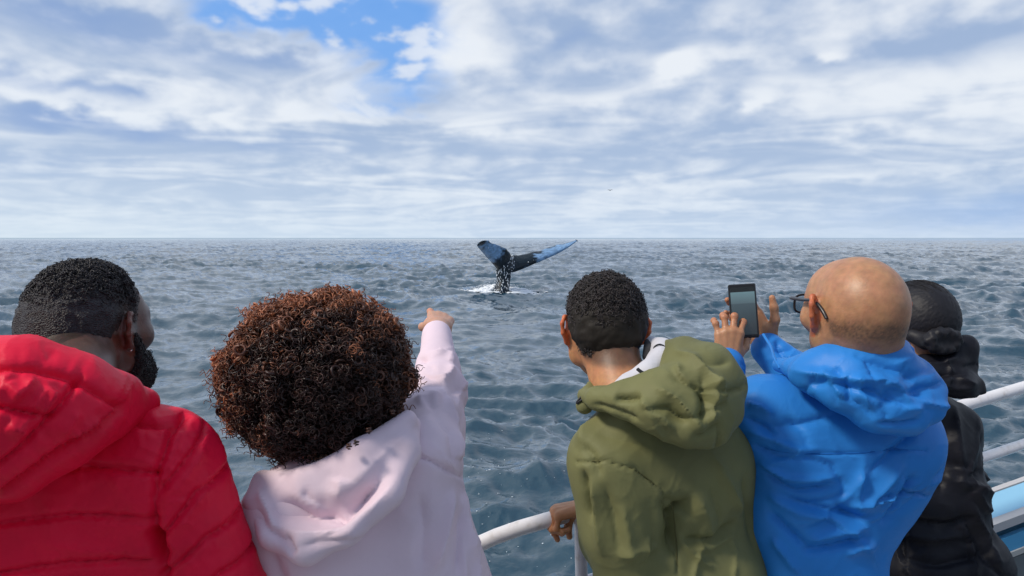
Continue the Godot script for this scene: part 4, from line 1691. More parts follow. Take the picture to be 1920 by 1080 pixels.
	var jacket := part("hoodie", j.build().mesh(o.position), pink, o)
	var h := Field.new()
	h.cell = 0.0042
	h.facing = back
	h.chain([Vector3(-0.183, 2.957, -1.269), Vector3(-0.1815, 2.924, -1.196), Vector3(-0.2073, 2.874, -1.138), Vector3(-0.2686, 2.831, -1.099), Vector3(-0.3336, 2.801, -1.097), Vector3(-0.3942, 2.811, -1.123), Vector3(-0.4399, 2.849, -1.166), Vector3(-0.4433, 2.874, -1.203)], [0.014, 0.018, 0.024, 0.028, 0.028, 0.024, 0.018, 0.015], 0.015)
	h.chain([Vector3(-0.4286, 2.874, -1.188), Vector3(-0.3499, 2.885, -1.158), Vector3(-0.2566, 2.932, -1.172), Vector3(-0.1884, 2.974, -1.24)], [0.02, 0.024, 0.024, 0.016], 0.02)
	h.chain([Vector3(-0.4049, 2.855, -1.171), Vector3(-0.3348, 2.846, -1.151), Vector3(-0.2555, 2.888, -1.164), Vector3(-0.202, 2.932, -1.202)], [0.028, 0.034, 0.034, 0.024], 0.03)
	h.chain([Vector3(-0.3817, 2.83, -1.155), Vector3(-0.332, 2.818, -1.139), Vector3(-0.2523, 2.861, -1.147)], [0.034, 0.036, 0.034], 0.03)
	h.fold([Vector3(-0.4307, 2.857, -1.171), Vector3(-0.3564, 2.859, -1.091), Vector3(-0.3121, 2.855, -1.071), Vector3(-0.2767, 2.862, -1.071), Vector3(-0.2319, 2.89, -1.094), Vector3(-0.1991, 2.918, -1.156)], 0.014, -0.034, 2.2)
	h.fold([Vector3(-0.4233, 2.834, -1.17), Vector3(-0.3436, 2.83, -1.089), Vector3(-0.2784, 2.839, -1.07), Vector3(-0.2233, 2.869, -1.092), Vector3(-0.1882, 2.909, -1.155)], 0.016, 0.012)
	h.fold([Vector3(-0.2822, 2.906, -1.125), Vector3(-0.2748, 2.886, -1.093), Vector3(-0.2801, 2.867, -1.072)], 0.02, 0.008)
	h.fold([Vector3(-0.3528, 2.884, -1.123), Vector3(-0.3221, 2.873, -1.092), Vector3(-0.2851, 2.867, -1.072)], 0.012, -0.007)
	h.fold([Vector3(-0.4436, 2.852, -1.171), Vector3(-0.4013, 2.827, -1.119), Vector3(-0.3501, 2.809, -1.068)], 0.012, -0.008)
	h.fold([Vector3(-0.3585, 2.826, -1.069), Vector3(-0.3526, 2.809, -1.068), Vector3(-0.3442, 2.797, -1.067)], 0.008, -0.012)
	h.fold([Vector3(-0.3037, 2.825, -1.069), Vector3(-0.2615, 2.847, -1.071), Vector3(-0.219, 2.882, -1.093)], 0.01, -0.006)
	h.fold([Vector3(-0.4371, 2.88, -1.173), Vector3(-0.4141, 2.848, -1.171), Vector3(-0.4049, 2.825, -1.169)], 0.014, 0.008)
	h.creases(Vector3(-0.2946, 2.848, -1.101), 0.11, 0.06, -15.0, 30.0, 4, 0.112, 0.003, 5)
	wrinkles(h, 0.0012, 33, Vector3(6.0, 4.0, 6.0))
	part("hood", h.build().mesh(o.position), pink, jacket)
	# the ball of ringlets
	var rng := RandomNumberGenerator.new()
	rng.seed = 21
	var core := Field.new()
	core.cell = 0.011
	var middle: Vector3 = Vector3(-0.3677, 3.045, -1.295)
	core.blob(middle, Vector3(0.138, 0.116, 0.13), 0.03)
	core.shaped = true
	var lumps := noise_of(11.0, 44, 3)
	core.shape = func(p: Vector3, _n: Vector3) -> float: return lumps.get_noise_3dv(p) * 0.028
	part("hair", core.build().mesh(o.position), paint(Color(0.012, 0.006, 0.005), 0.9), o)
	var coils := [ringlet(0.0056, 3.6, 0.042, 0.0011), ringlet(0.0072, 2.6, 0.034, 0.0012), ringlet(0.0044, 4.4, 0.044, 0.0009), ringlet(0.0088, 1.7, 0.02, 0.0011), ringlet(0.0082, 2.2, 0.026, 0.0025, 5, 11)]
	var clump := noise_of(9.0, 3, 2)
	var tuft := noise_of(4.2, 13, 1, FastNoiseLite.TYPE_CELLULAR) # locks gather in tufts and shade is painted into the gaps between by darker tones
	tuft.cellular_return_type = FastNoiseLite.RETURN_DISTANCE
	for c in coils.size():
		var places := []
		var tones := PackedColorArray()
		for k in (3600 if c < 4 else 3200):
			var q := Vector3(rng.randfn(), rng.randfn(), rng.randfn()).normalized()
			if q.z < -0.75:
				continue
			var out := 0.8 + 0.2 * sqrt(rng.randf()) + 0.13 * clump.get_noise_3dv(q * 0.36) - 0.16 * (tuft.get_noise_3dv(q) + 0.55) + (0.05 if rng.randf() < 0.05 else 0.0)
			var size := Vector3(0.168, 0.146, 0.158)
			if q.y < -0.2:
				size.y = 0.156
				size.x = 0.168 - 0.03 * smoothstep(-0.3, -1.0, q.y)
			var p := middle + q * size * out
			p += Vector3(0.0, 0.006, 0.0) * q.x
			var d := q * rng.randf_range(0.2, 1.0) + Vector3(0, -0.55, 0) * rng.randf() + Vector3(rng.randfn(), rng.randfn(), rng.randfn()) * 0.55
			places.append(turned(d, rng.randf() * TAU, rng.randf_range(0.75, 1.25), p - d.normalized() * 0.02))
			var copper := smoothstep(0.1, 0.95, 0.42 * (q.y * 0.5 - q.x * 0.55 + 0.3 - 0.35 * q.z) + 0.75 * (out - 0.82) / 0.2 * 0.5 + 0.5 * clump.get_noise_3dv(q) + rng.randf_range(-0.15, 0.28) - 0.5 * maxf(q.z, 0.0) + 0.1)  # copper strands; also paints a backlit glow on the top and left rim
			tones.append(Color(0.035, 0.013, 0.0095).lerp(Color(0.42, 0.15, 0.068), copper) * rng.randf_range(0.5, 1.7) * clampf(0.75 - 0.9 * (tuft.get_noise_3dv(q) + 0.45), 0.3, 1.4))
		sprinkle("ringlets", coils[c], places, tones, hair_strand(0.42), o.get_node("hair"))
	# stray locks over the collar
	var strays := []
	var stray_tones := PackedColorArray()
	for s in [Vector3(-0.269, 2.961, -1.129), Vector3(-0.2575, 2.967, -1.129), Vector3(-0.2423, 2.982, -1.15), Vector3(-0.2071, 3.005, -1.182), Vector3(-0.1821, 3.068, -1.237), Vector3(-0.1739, 3.056, -1.246)]:
		strays.append(turned(Vector3(rng.randfn() * 0.4, -1 if s.y < 3.1 else 1, 0.2), rng.randf() * TAU, rng.randf_range(0.7, 1.0), s))
		stray_tones.append(Color(0.06, 0.025, 0.016) * rng.randf_range(0.7, 1.6))
	sprinkle("ringlets", ringlet(0.0052, 2.2, 0.012, 0.0019, 6, 18), strays, stray_tones, hair_strand(0.42), o.get_node("hair"))
	legs(hips, Color(0.03, 0.05, 0.1), o)


func green_man() -> void:
	var hips := Vector3(0.36, 2.36, -1.46)
	var o := person("man in an olive green hooded jacket leaning forward with one hand on the rail", hips)
	var skin := Color(0.5, 0.225, 0.1)
	var neck: Vector3 = Vector3(0.2309, 2.969, -1.4)
	var frame := head_frame(Vector3(0.203, 3.101, -1.52), -3.0, -2.0, 0.0, 0.96)
	var head := head_field(frame, neck, 0.058, skin).build()
	var shoulder_l: Vector3 = Vector3(0.1926, 2.862, -1.352)
	var elbow_l: Vector3 = Vector3(0.2559, 2.591, -1.373)
	var wrist_l: Vector3 = Vector3(0.1917, 2.626, -1.716)
	var shoulder_r: Vector3 = Vector3(0.4143, 2.85, -1.432)
	var elbow_r: Vector3 = Vector3(0.4889, 2.574, -1.452)
	var wrist_r: Vector3 = Vector3(0.5051, 2.438, -1.723)
	# the left hand: knuckles over the top of the rail, thumb hooked down in front, fingers closing behind
	var grip := hand_field(hand_frame(wrist_l, Vector3(-0.93, -0.26, -0.1), Vector3(-0.28, 0.92, -0.08), true, 0.92), [[58, 30, 12, 2], [62, 80, 50, 0], [62, 84, 52, -3], [60, 80, 50, -6]], [Vector3(0.3, 0.8, -0.5), Vector3(0.1, 0.5, -0.85), Vector3(0.0, 0.1, -1)], skin, 0.06).build()
	var rest := hand_field(hand_frame(wrist_r, Vector3(-0.1, -0.1, -1), Vector3(0, 1, -0.1), false, 0.98), [[40, 50, 30, 4], [45, 50, 30, 0], [45, 50, 30, -3], [45, 50, 30, -7]], [Vector3(0.6, 0.7, -0.3), Vector3(0.3, 0.8, -0.6), Vector3(0.1, 0.7, -0.7)], skin, 0.06).build()
	var body := trunk(neck, hips, [[shoulder_l, elbow_l, wrist_l], [shoulder_r, elbow_r, wrist_r]], skin)
	part("body", Field.joined([head, grip, rest, body], o.position), skin_material(), o)
	# short tight curls
	var rough := noise_of(30.0, 51, 3)
	var thick := func(p: Vector3) -> float: return lerpf(0.002, 0.012, smoothstep(0.0, 0.05, hair_edge(p)))
	var cap := hair_cap(frame, thick, rough, 0.005, func(_p: Vector3, _n: Vector3) -> Color: return Color(0.016, 0.012, 0.011)).build()
	var dark := paint(Color.WHITE, 0.7, 0.4)
	dark.vertex_color_use_as_albedo = true
	part("hair", cap.mesh(o.position), dark, o)
	var rng := RandomNumberGenerator.new()
	rng.seed = 99
	var coils := [ringlet(0.0042, 2.2, 0.012, 0.0012), ringlet(0.0055, 1.6, 0.009, 0.0014)]
	for c in 2:
		var places := []
		var tones := PackedColorArray()
		for k in 3000:
			var q := Vector3(rng.randfn(), rng.randfn(), rng.randfn()).normalized()
			var p := Vector3(0, 0.028, 0.014) + q * Vector3(0.075, 0.088, 0.097)
			if p.y < -0.02 and p.z > 0.0:
				p = Vector3(0, p.y, 0.045) + Vector3(q.x, 0, q.z).normalized() * 0.058
			if hair_edge(p) < 0.002 + rng.randf() * 0.014:
				continue
			var n := (p - Vector3(0, 0.02, 0.014)).normalized()
			places.append(frame * turned(n * 0.8 + Vector3(rng.randfn(), rng.randfn(), rng.randfn()) * 0.7, rng.randf() * TAU, rng.randf_range(0.75, 1.2), p + n * (thick.call(p) * 0.75)))
			tones.append(Color(0.024, 0.018, 0.017) * rng.randf_range(0.5, 2.2))
		sprinkle("curls", coils[c], places, tones, hair_strand(0.5), o.get_node("hair"))
	var back := toward_eye(neck)
	var j := Field.new()
	j.cell = 0.0047
	j.facing = back
	j.limb(Vector3(0.2487, 2.919, -1.386), shoulder_l, 0.07, 0.072, 0.05)
	j.limb(Vector3(0.2595, 2.919, -1.386), shoulder_r, 0.07, 0.072, 0.05)
	j.limb(Vector3(0.2595, 2.79, -1.377), Vector3(0.3755, 2.801, -1.408), 0.115, 0.108, 0.07, 0.9)
	j.limb(Vector3(0.2886, 2.602, -1.374), Vector3(0.417, 2.598, -1.404), 0.112, 0.108, 0.07, 0.95)
	j.limb(Vector3(0.2995, 2.384, -1.358), Vector3(0.4281, 2.376, -1.388), 0.125, 0.125, 0.07, 0.95)
	j.chain([shoulder_l, Vector3(0.2124, 2.725, -1.347), elbow_l, Vector3(0.2181, 2.62, -1.536), wrist_l + Vector3(0.02, -0.012, 0.06)], [0.077, 0.073, 0.074, 0.06, 0.046], 0.03)
	j.chain([shoulder_r, elbow_r, wrist_r], [0.075, 0.07, 0.048], 0.03)
	var olive := cloth(Color(0.2, 0.2, 0.085), 0.62, 2.6, 0.12, 74)
	var seam := [Vector3(0.1244, 2.872, -1.303), Vector3(0.1755, 2.885, -1.274), Vector3(0.2285, 2.87, -1.263), Vector3(0.2791, 2.828, -1.27), Vector3(0.3051, 2.788, -1.267), Vector3(0.31, 2.714, -1.262), Vector3(0.311, 2.661, -1.258)]
	j.fold(seam, 0.006, -0.005, 0.5, false)
	j.fold([Vector3(0.341, 2.814, -1.269), Vector3(0.311, 2.765, -1.265), Vector3(0.3031, 2.68, -1.259)], 0.02, -0.03, 1.4)
	j.fold([Vector3(0.3439, 2.82, -1.269), Vector3(0.3689, 2.76, -1.265), Vector3(0.3838, 2.69, -1.26)], 0.022, 0.012)
	j.fold([Vector3(0.2791, 2.82, -1.269), Vector3(0.3011, 2.77, -1.266), Vector3(0.3051, 2.74, -1.263)], 0.012, -0.016)
	j.fold([Vector3(0.3768, 2.889, -1.274), Vector3(0.4137, 2.82, -1.269), Vector3(0.4406, 2.765, -1.265), Vector3(0.4387, 2.74, -1.263)], 0.014, 0.012)
	j.fold([Vector3(0.319, 2.716, -1.262), Vector3(0.3788, 2.712, -1.261), Vector3(0.4387, 2.742, -1.264)], 0.012, -0.012)
	j.fold([Vector3(0.324, 2.702, -1.261), Vector3(0.3788, 2.695, -1.26), Vector3(0.4486, 2.72, -1.262)], 0.016, 0.008)
	j.fold([Vector3(0.1475, 2.86, -1.272), Vector3(0.1555, 2.79, -1.267), Vector3(0.1695, 2.69, -1.26)], 0.014, 0.012)
	j.fold([Vector3(0.1296, 2.869, -1.273), Vector3(0.1396, 2.815, -1.269), Vector3(0.1515, 2.75, -1.264)], 0.01, -0.014)
	j.fold([Vector3(0.1695, 2.849, -1.271), Vector3(0.1894, 2.78, -1.266), Vector3(0.2044, 2.69, -1.26)], 0.014, -0.007)
	j.fold([Vector3(0.2034, 2.812, -1.268), Vector3(0.2193, 2.74, -1.263), Vector3(0.2253, 2.671, -1.258)], 0.013, 0.008)
	j.fold([Vector3(0.2542, 2.82, -1.269), Vector3(0.2642, 2.75, -1.264), Vector3(0.2612, 2.671, -1.258)], 0.018, -0.006)
	j.fold([Vector3(0.1894, 2.7, -1.26), Vector3(0.2393, 2.715, -1.262), Vector3(0.2891, 2.71, -1.261)], 0.013, 0.007)
	j.fold([Vector3(0.1284, 2.977, -1.33), Vector3(0.1408, 2.941, -1.308), Vector3(0.1275, 2.89, -1.304)], 0.016, 0.012)
	j.fold([Vector3(0.1398, 2.946, -1.328), Vector3(0.1734, 2.966, -1.31), Vector3(0.2328, 2.944, -1.298)], 0.012, 0.01)
	j.fold([Vector3(0.1501, 2.93, -1.327), Vector3(0.1938, 2.926, -1.307), Vector3(0.2834, 2.903, -1.295)], 0.025, -0.006)
	j.fold([Vector3(0.1275, 2.91, -1.306), Vector3(0.1518, 2.893, -1.294), Vector3(0.1695, 2.849, -1.271)], 0.012, -0.008)
	j.fold([Vector3(0.4503, 2.853, -1.321), Vector3(0.4659, 2.77, -1.316), Vector3(0.4845, 2.657, -1.308)], 0.014, -0.01)
	j.creases(Vector3(0.3876, 2.778, -1.296), 0.07, 0.12, -70.0, 25.0, 6, 0.125, 0.005, 7)
	j.creases(Vector3(0.2891, 2.79, -1.267), 0.03, 0.06, -60.0, 25.0, 5, 0.0875, 0.005, 9)
	wrinkles(j, 0.0012, 38, Vector3(9.0, 3.5, 7.0))
	var jacket := part("jacket", j.build().mesh(o.position), olive, o)
	var h := Field.new()
	h.cell = 0.0042
	h.facing = back
	h.chain([Vector3(0.1482, 2.984, -1.381), Vector3(0.1659, 2.993, -1.317), Vector3(0.2036, 2.998, -1.277), Vector3(0.2571, 2.986, -1.246), Vector3(0.3176, 2.963, -1.234), Vector3(0.3584, 2.957, -1.249), Vector3(0.3923, 2.98, -1.276), Vector3(0.41, 3.017, -1.313), Vector3(0.3911, 3.055, -1.346), Vector3(0.3464, 3.074, -1.377), Vector3(0.318, 3.077, -1.408)], [0.017, 0.02, 0.026, 0.032, 0.037, 0.036, 0.034, 0.034, 0.034, 0.026, 0.018], 0.02)
	h.chain([Vector3(0.2278, 3.002, -1.302), Vector3(0.2781, 3.005, -1.277), Vector3(0.3363, 3.006, -1.272), Vector3(0.3621, 3.032, -1.314), Vector3(0.3285, 3.052, -1.346)], [0.026, 0.045, 0.055, 0.05, 0.036], 0.045)
	h.blob(Vector3(0.25, 3.034, -1.415), Vector3(0.075, 0.062, 0.085), 0.012, -1.0)
	h.fold([Vector3(0.3054, 3.085, -1.338), Vector3(0.3442, 3.075, -1.307), Vector3(0.3838, 3.029, -1.284), Vector3(0.4008, 2.994, -1.282)], 0.012, 0.014)
	h.fold([Vector3(0.2542, 3.038, -1.285), Vector3(0.2994, 3.018, -1.263), Vector3(0.3285, 2.984, -1.241), Vector3(0.3499, 2.948, -1.228)], 0.011, 0.013)
	h.fold([Vector3(0.2791, 3.058, -1.286), Vector3(0.3337, 3.038, -1.264), Vector3(0.3779, 2.994, -1.261)], 0.010, -0.015)
	h.fold([Vector3(0.2343, 3.014, -1.283), Vector3(0.2727, 2.986, -1.251), Vector3(0.2947, 2.96, -1.239)], 0.012, 0.012)
	h.fold([Vector3(0.2393, 2.997, -1.282), Vector3(0.2824, 3.001, -1.252), Vector3(0.3189, 2.974, -1.24)], 0.009, -0.013)
	h.fold([Vector3(0.3489, 3.068, -1.287), Vector3(0.3514, 3.023, -1.264), Vector3(0.3401, 2.969, -1.24)], 0.013, -0.014)
	h.fold([Vector3(0.3639, 3.058, -1.286), Vector3(0.3681, 3.018, -1.263), Vector3(0.3556, 2.969, -1.24)], 0.010, 0.01)
	h.fold([Vector3(0.3162, 3.075, -1.317), Vector3(0.3071, 3.058, -1.286), Vector3(0.334, 3.037, -1.284)], 0.009, 0.009)
	h.fold([Vector3(0.1894, 3.007, -1.282), Vector3(0.2193, 3.011, -1.283), Vector3(0.2442, 3.019, -1.283)], 0.009, -0.012)
	h.fold([Vector3(0.1501, 2.987, -1.331), Vector3(0.1894, 2.987, -1.281), Vector3(0.2435, 2.972, -1.25)], 0.008, -0.008)
	h.fold([Vector3(0.3189, 2.95, -1.238), Vector3(0.3479, 2.96, -1.239), Vector3(0.3828, 2.979, -1.26)], 0.01, -0.008)
	h.creases(Vector3(0.3068, 3.02, -1.253), 0.09, 0.06, -35.0, 30.0, 10, 0.1, 0.0045, 10)
	wrinkles(h, 0.0012, 43, Vector3(11.0, 8.0, 9.0))
	stitch(j, seam, 0.0012, cloth(Color(0.13, 0.125, 0.05), 0.8, 3.0, 0.1, 74), o, jacket)
	part("hood", h.build().mesh(o.position), olive, jacket)
	# pale lining, collar tip and cord
	var lining := Field.new()
	lining.cell = 0.005
	lining.chain([Vector3(0.1721, 2.995, -1.402), Vector3(0.2018, 2.992, -1.367), Vector3(0.2303, 3.013, -1.348), Vector3(0.2669, 3.034, -1.349), Vector3(0.2995, 3.056, -1.381), Vector3(0.3103, 3.072, -1.417), Vector3(0.2933, 3.082, -1.448)], [0.009, 0.014, 0.02, 0.022, 0.024, 0.02, 0.014], 0.02)
	part("lining", lining.build().mesh(o.position), cloth(Color(0.68, 0.67, 0.72), 0.8, 5.0, 0.1, 79), jacket)
	var grey := Field.new()
	grey.cell = 0.004
	grey.chain([Vector3(0.2834, 3.083, -1.443), Vector3(0.286, 3.071, -1.427), Vector3(0.2784, 3.057, -1.421)], [0.008, 0.012, 0.01], 0.01)
	part("collar_tab", grey.build().mesh(o.position), cloth(Color(0.06, 0.06, 0.065), 0.8, 5.0, 0.1, 79), jacket)
	var tip := Field.new()
	tip.cell = 0.005
	tip.chain([Vector3(0.1623, 2.997, -1.422), Vector3(0.1557, 2.984, -1.391), Vector3(0.145, 2.967, -1.37)], [0.009, 0.014, 0.018], 0.02)
	part("collar", tip.build().mesh(o.position), olive, jacket)
	var cord := paint(Color(0.01, 0.01, 0.014), 0.5)
	part("cord", tube([Vector3(0.1551, 2.994, -1.367) - o.position, Vector3(0.1418, 2.99, -1.361) - o.position, Vector3(0.1302, 2.978, -1.361) - o.position, Vector3(0.1291, 2.974, -1.36) - o.position, Vector3(0.1371, 2.981, -1.356) - o.position, Vector3(0.155, 2.991, -1.356) - o.position], [0.0022], 8, 5), cord, jacket)
	part("cord", tube([Vector3(0.2846, 3.065, -1.377) - o.position, Vector3(0.2846, 3.081, -1.383) - o.position, Vector3(0.2953, 3.088, -1.383) - o.position, Vector3(0.3059, 3.084, -1.378) - o.position, Vector3(0.3111, 3.077, -1.368) - o.position], [0.0016], 8, 5), cord, jacket)
	part("strap", tube([Vector3(0.2397, 3.051, -1.316) - o.position, Vector3(0.2463, 3.046, -1.312) - o.position, Vector3(0.253, 3.043, -1.31) - o.position], [0.0036], 8, 3), cord, jacket)
	legs(hips, Color(0.03, 0.04, 0.07), o)


func blue_man() -> void:
	var hips := Vector3(0.645, 2.38, -1.5)
	var o := person("bald man in a bright blue hooded jacket and glasses, holding up a phone", hips)
	var skin := Color(0.48, 0.235, 0.12)
	var neck: Vector3 = Vector3(0.7317, 3.014, -1.433)
	var frame := head_frame(Vector3(0.6871, 3.155, -1.393), -6.0, 2.0, 0.0, 1.03)
	var f := head_field(frame, neck, 0.066, skin)
	f.tint = face_paint(skin, noise_of(60.0, 2, 3), 1.0)
	var head := f.build()
	var shoulder_l: Vector3 = Vector3(0.5357, 2.929, -1.457)
	var elbow_l: Vector3 = Vector3(0.5144, 2.77, -1.687)
	var wrist_l: Vector3 = Vector3(0.5563, 2.976, -1.782)
	var shoulder_r: Vector3 = Vector3(0.819, 2.878, -1.474)
	var elbow_r: Vector3 = Vector3(0.819, 2.819, -1.75)
	var wrist_r: Vector3 = Vector3(0.6994, 3.008, -1.884)
	var tap := hand_field(hand_frame(wrist_l, Vector3(0.12, 1, -0.2), Vector3(-0.15, 0.2, 1), true, 0.9), [[28, 62, 30, 16], [14, 66, 34, 3], [10, 62, 34, -7], [4, 56, 30, -18]], [Vector3(0.55, 0.75, -0.35), Vector3(0.2, 0.9, -0.45), Vector3(-0.2, 0.9, -0.5)], skin, 0.05).build()
	var hold := hand_field(hand_frame(wrist_r, Vector3(-0.5, 0.75, -0.16), Vector3(0.3, 0.1, -1), false, 0.98), [[4, 26, 40, 8], [6, 24, 36, 2], [8, 22, 34, -4], [8, 22, 30, -10]], [Vector3(0.75, 0.75, -0.2), Vector3(0.5, 0.9, 0.0), Vector3(0.42, 1.0, 0.0)], skin, 0.05).build()
	var body := trunk(neck, hips, [[shoulder_l, elbow_l, wrist_l], [shoulder_r, elbow_r, wrist_r]], skin)
	part("body", Field.joined([head, tap, hold, body], o.position), skin_material(0.44), o)
	# glasses
	var glasses := Node3D.new()
	glasses.name = "glasses"
	glasses.position = frame.origin - o.position
	o.add_child(glasses)
	var black := paint(Color(0.02, 0.018, 0.02), 0.3)
	var place := func(p: Vector3) -> Vector3: return frame.basis * p
	var clear := paint(Color(0.9, 0.93, 0.95, 1.0), 0.03)
	clear.transparency = BaseMaterial3D.TRANSPARENCY_ALPHA
	clear.albedo_color.a = 0.08
	for s in [-1.0, 1.0]:
		var rim := []
		var disc := PackedVector3Array()
		for k in 25:
			var w := TAU * k / 24.0
			var p := Vector3(s * 0.036 + signf(cos(w)) * pow(absf(cos(w)), 0.6) * 0.027, 0.0 + signf(sin(w)) * pow(absf(sin(w)), 0.6) * 0.019, -0.117 + absf(s * 0.036 + cos(w) * 0.027) * 0.12)
			rim.append(place.call(p))
			disc.append(place.call(p))
		part("rim", tube(rim, [0.0026], 8), black, glasses)
		var fan := PackedInt32Array()
		for k in range(1, 23):
			fan.append_array([0, k, k + 1])
		part("lens", arrays(disc, face_normals(disc, fan), fan), clear, glasses)
		part("temple", tube([place.call(Vector3(s * 0.063, 0.012, -0.113)), place.call(Vector3(s * 0.073, 0.013, -0.105)), place.call(Vector3(s * 0.079, 0.016, -0.05)), place.call(Vector3(s * 0.084, 0.02, 0.004)), place.call(Vector3(s * 0.082, 0.006, 0.03)), place.call(Vector3(s * 0.08, -0.008, 0.043))], [0.0034, 0.0036, 0.0034, 0.0034, 0.004, 0.0034], 8, 4), black, glasses)
	part("bridge", tube([place.call(Vector3(-0.009, 0.006, -0.119)), place.call(Vector3(0, 0.009, -0.122)), place.call(Vector3(0.009, 0.006, -0.119))], [0.0022], 8, 3), black, glasses)
	# the jacket
	var back := toward_eye(neck)
	var j := Field.new()
	j.cell = 0.0047
	j.facing = back
	j.limb(Vector3(0.6923, 2.946, -1.458), shoulder_l, 0.07, 0.074, 0.05)
	j.limb(Vector3(0.7491, 2.94, -1.458), shoulder_r, 0.07, 0.085, 0.05)
	j.limb(Vector3(0.5975, 2.847, -1.441), Vector3(0.777, 2.829, -1.46), 0.115, 0.122, 0.07, 0.9)
	j.limb(Vector3(0.5902, 2.719, -1.442), Vector3(0.7247, 2.729, -1.463), 0.11, 0.112, 0.07, 0.95)
	j.limb(Vector3(0.6129, 2.629, -1.436), Vector3(0.6719, 2.653, -1.448), 0.108, 0.108, 0.06, 0.95)
	j.limb(Vector3(0.62, 2.51, -1.417), Vector3(0.681, 2.527, -1.429), 0.115, 0.118, 0.06, 0.95)
	j.limb(Vector3(0.6214, 2.347, -1.396), Vector3(0.682, 2.352, -1.406), 0.125, 0.125, 0.06, 0.95)
	j.chain([shoulder_l, elbow_l, Vector3(0.5518, 2.974, -1.771)], [0.076, 0.066, 0.046], 0.03)
	j.chain([shoulder_r, Vector3(0.8528, 2.776, -1.567), elbow_r, Vector3(0.7578, 2.929, -1.808), Vector3(0.6883, 3.002, -1.853)], [0.085, 0.078, 0.068, 0.06, 0.045], 0.03)
	var yoke := [Vector3(0.4814, 2.876, -1.323), Vector3(0.5755, 2.877, -1.313), Vector3(0.6731, 2.876, -1.313), Vector3(0.7509, 2.881, -1.334), Vector3(0.8321, 2.877, -1.373)]
	j.fold(yoke, 0.005, -0.004, 0.6, false)
	j.fold([Vector3(0.4638, 2.965, -1.38), Vector3(0.4921, 2.959, -1.359), Vector3(0.511, 2.943, -1.338)], 0.010, 0.011)
	j.fold([Vector3(0.4617, 2.938, -1.378), Vector3(0.4868, 2.927, -1.357), Vector3(0.5163, 2.902, -1.335)], 0.010, -0.010)
	j.fold([Vector3(0.4638, 2.911, -1.376), Vector3(0.5006, 2.902, -1.335), Vector3(0.559, 2.884, -1.324)], 0.010, 0.010)
	j.fold([Vector3(0.4724, 2.885, -1.374), Vector3(0.511, 2.868, -1.333), Vector3(0.5694, 2.863, -1.322)], 0.010, -0.010)
	j.fold([Vector3(0.4762, 2.853, -1.352), Vector3(0.5423, 2.824, -1.329), Vector3(0.6522, 2.834, -1.32)], 0.011, 0.012)
	j.fold([Vector3(0.4868, 2.838, -1.351), Vector3(0.5528, 2.803, -1.328), Vector3(0.6419, 2.817, -1.319)], 0.010, -0.012)
	j.fold([Vector3(0.4974, 2.79, -1.347), Vector3(0.5632, 2.758, -1.325), Vector3(0.6212, 2.75, -1.314)], 0.014, 0.013)
	j.fold([Vector3(0.4974, 2.759, -1.345), Vector3(0.5528, 2.714, -1.322), Vector3(0.5901, 2.683, -1.309)], 0.012, -0.014)
	j.fold([Vector3(0.559, 2.704, -1.321), Vector3(0.6362, 2.72, -1.322), Vector3(0.7196, 2.732, -1.343)], 0.013, 0.013)
	j.fold([Vector3(0.5528, 2.683, -1.319), Vector3(0.6258, 2.693, -1.32), Vector3(0.7196, 2.711, -1.341)], 0.011, -0.013)
	j.fold([Vector3(0.508, 2.706, -1.341), Vector3(0.5319, 2.673, -1.319), Vector3(0.5632, 2.631, -1.316)], 0.013, 0.012)
	j.fold([Vector3(0.7387, 2.724, -1.363), Vector3(0.7837, 2.788, -1.367), Vector3(0.8181, 2.842, -1.371)], 0.018, -0.016)
	j.fold([Vector3(0.6773, 2.743, -1.344), Vector3(0.7408, 2.811, -1.349), Vector3(0.7831, 2.864, -1.352)], 0.018, 0.012)
	j.fold([Vector3(0.6258, 2.787, -1.327), Vector3(0.6571, 2.756, -1.325), Vector3(0.709, 2.732, -1.343)], 0.012, -0.01)
	j.fold([Vector3(0.6466, 2.673, -1.319), Vector3(0.6883, 2.693, -1.32), Vector3(0.7323, 2.685, -1.34)], 0.012, 0.01)
	j.fold([Vector3(0.6883, 2.849, -1.331), Vector3(0.6727, 2.797, -1.328), Vector3(0.6779, 2.751, -1.324)], 0.014, 0.009)
	j.fold([Vector3(0.7945, 2.836, -1.371), Vector3(0.7644, 2.788, -1.367), Vector3(0.7408, 2.751, -1.364)], 0.01, 0.01)
	j.fold([Vector3(0.6258, 3.036, -1.685), Vector3(0.6453, 2.997, -1.683), Vector3(0.6649, 2.978, -1.681)], 0.01, -0.01)
	j.fold([Vector3(0.6453, 3.049, -1.686), Vector3(0.6779, 3.017, -1.684), Vector3(0.717, 2.997, -1.683)], 0.01, 0.01)
	j.creases(Vector3(0.4938, 2.878, -1.343), 0.06, 0.07, -15.0, 15.0, 13, 0.1, 0.005, 11)
	j.creases(Vector3(0.5883, 2.752, -1.334), 0.1, 0.06, 12.0, 22.0, 10, 0.125, 0.006, 12)
	j.creases(Vector3(0.7515, 2.783, -1.367), 0.05, 0.07, 55.0, 15.0, 8, 0.112, 0.006, 13)
	j.creases(Vector3(0.704, 3.007, -1.784), 0.04, 0.04, 40.0, 30.0, 8, 0.0625, 0.005, 16)
	wrinkles(j, 0.0012, 48, Vector3(9.0, 7.0, 7.0))
	var blue := cloth(Color(0.03, 0.24, 0.7), 0.46, 2.6, 0.12, 76)
	var jacket := part("jacket", j.build().mesh(o.position), blue, o)
	stitch(j, yoke, 0.0011, cloth(Color(0.016, 0.16, 0.55), 0.7, 3.0, 0.2, 76), o, jacket)
	part("cuff", tube([Vector3(0.5589, 2.986, -1.777) - o.position, Vector3(0.5518, 2.97, -1.771) - o.position], [0.044, 0.049], 24, 4), blue, jacket)
	var h := Field.new()
	h.cell = 0.0042
	h.facing = back
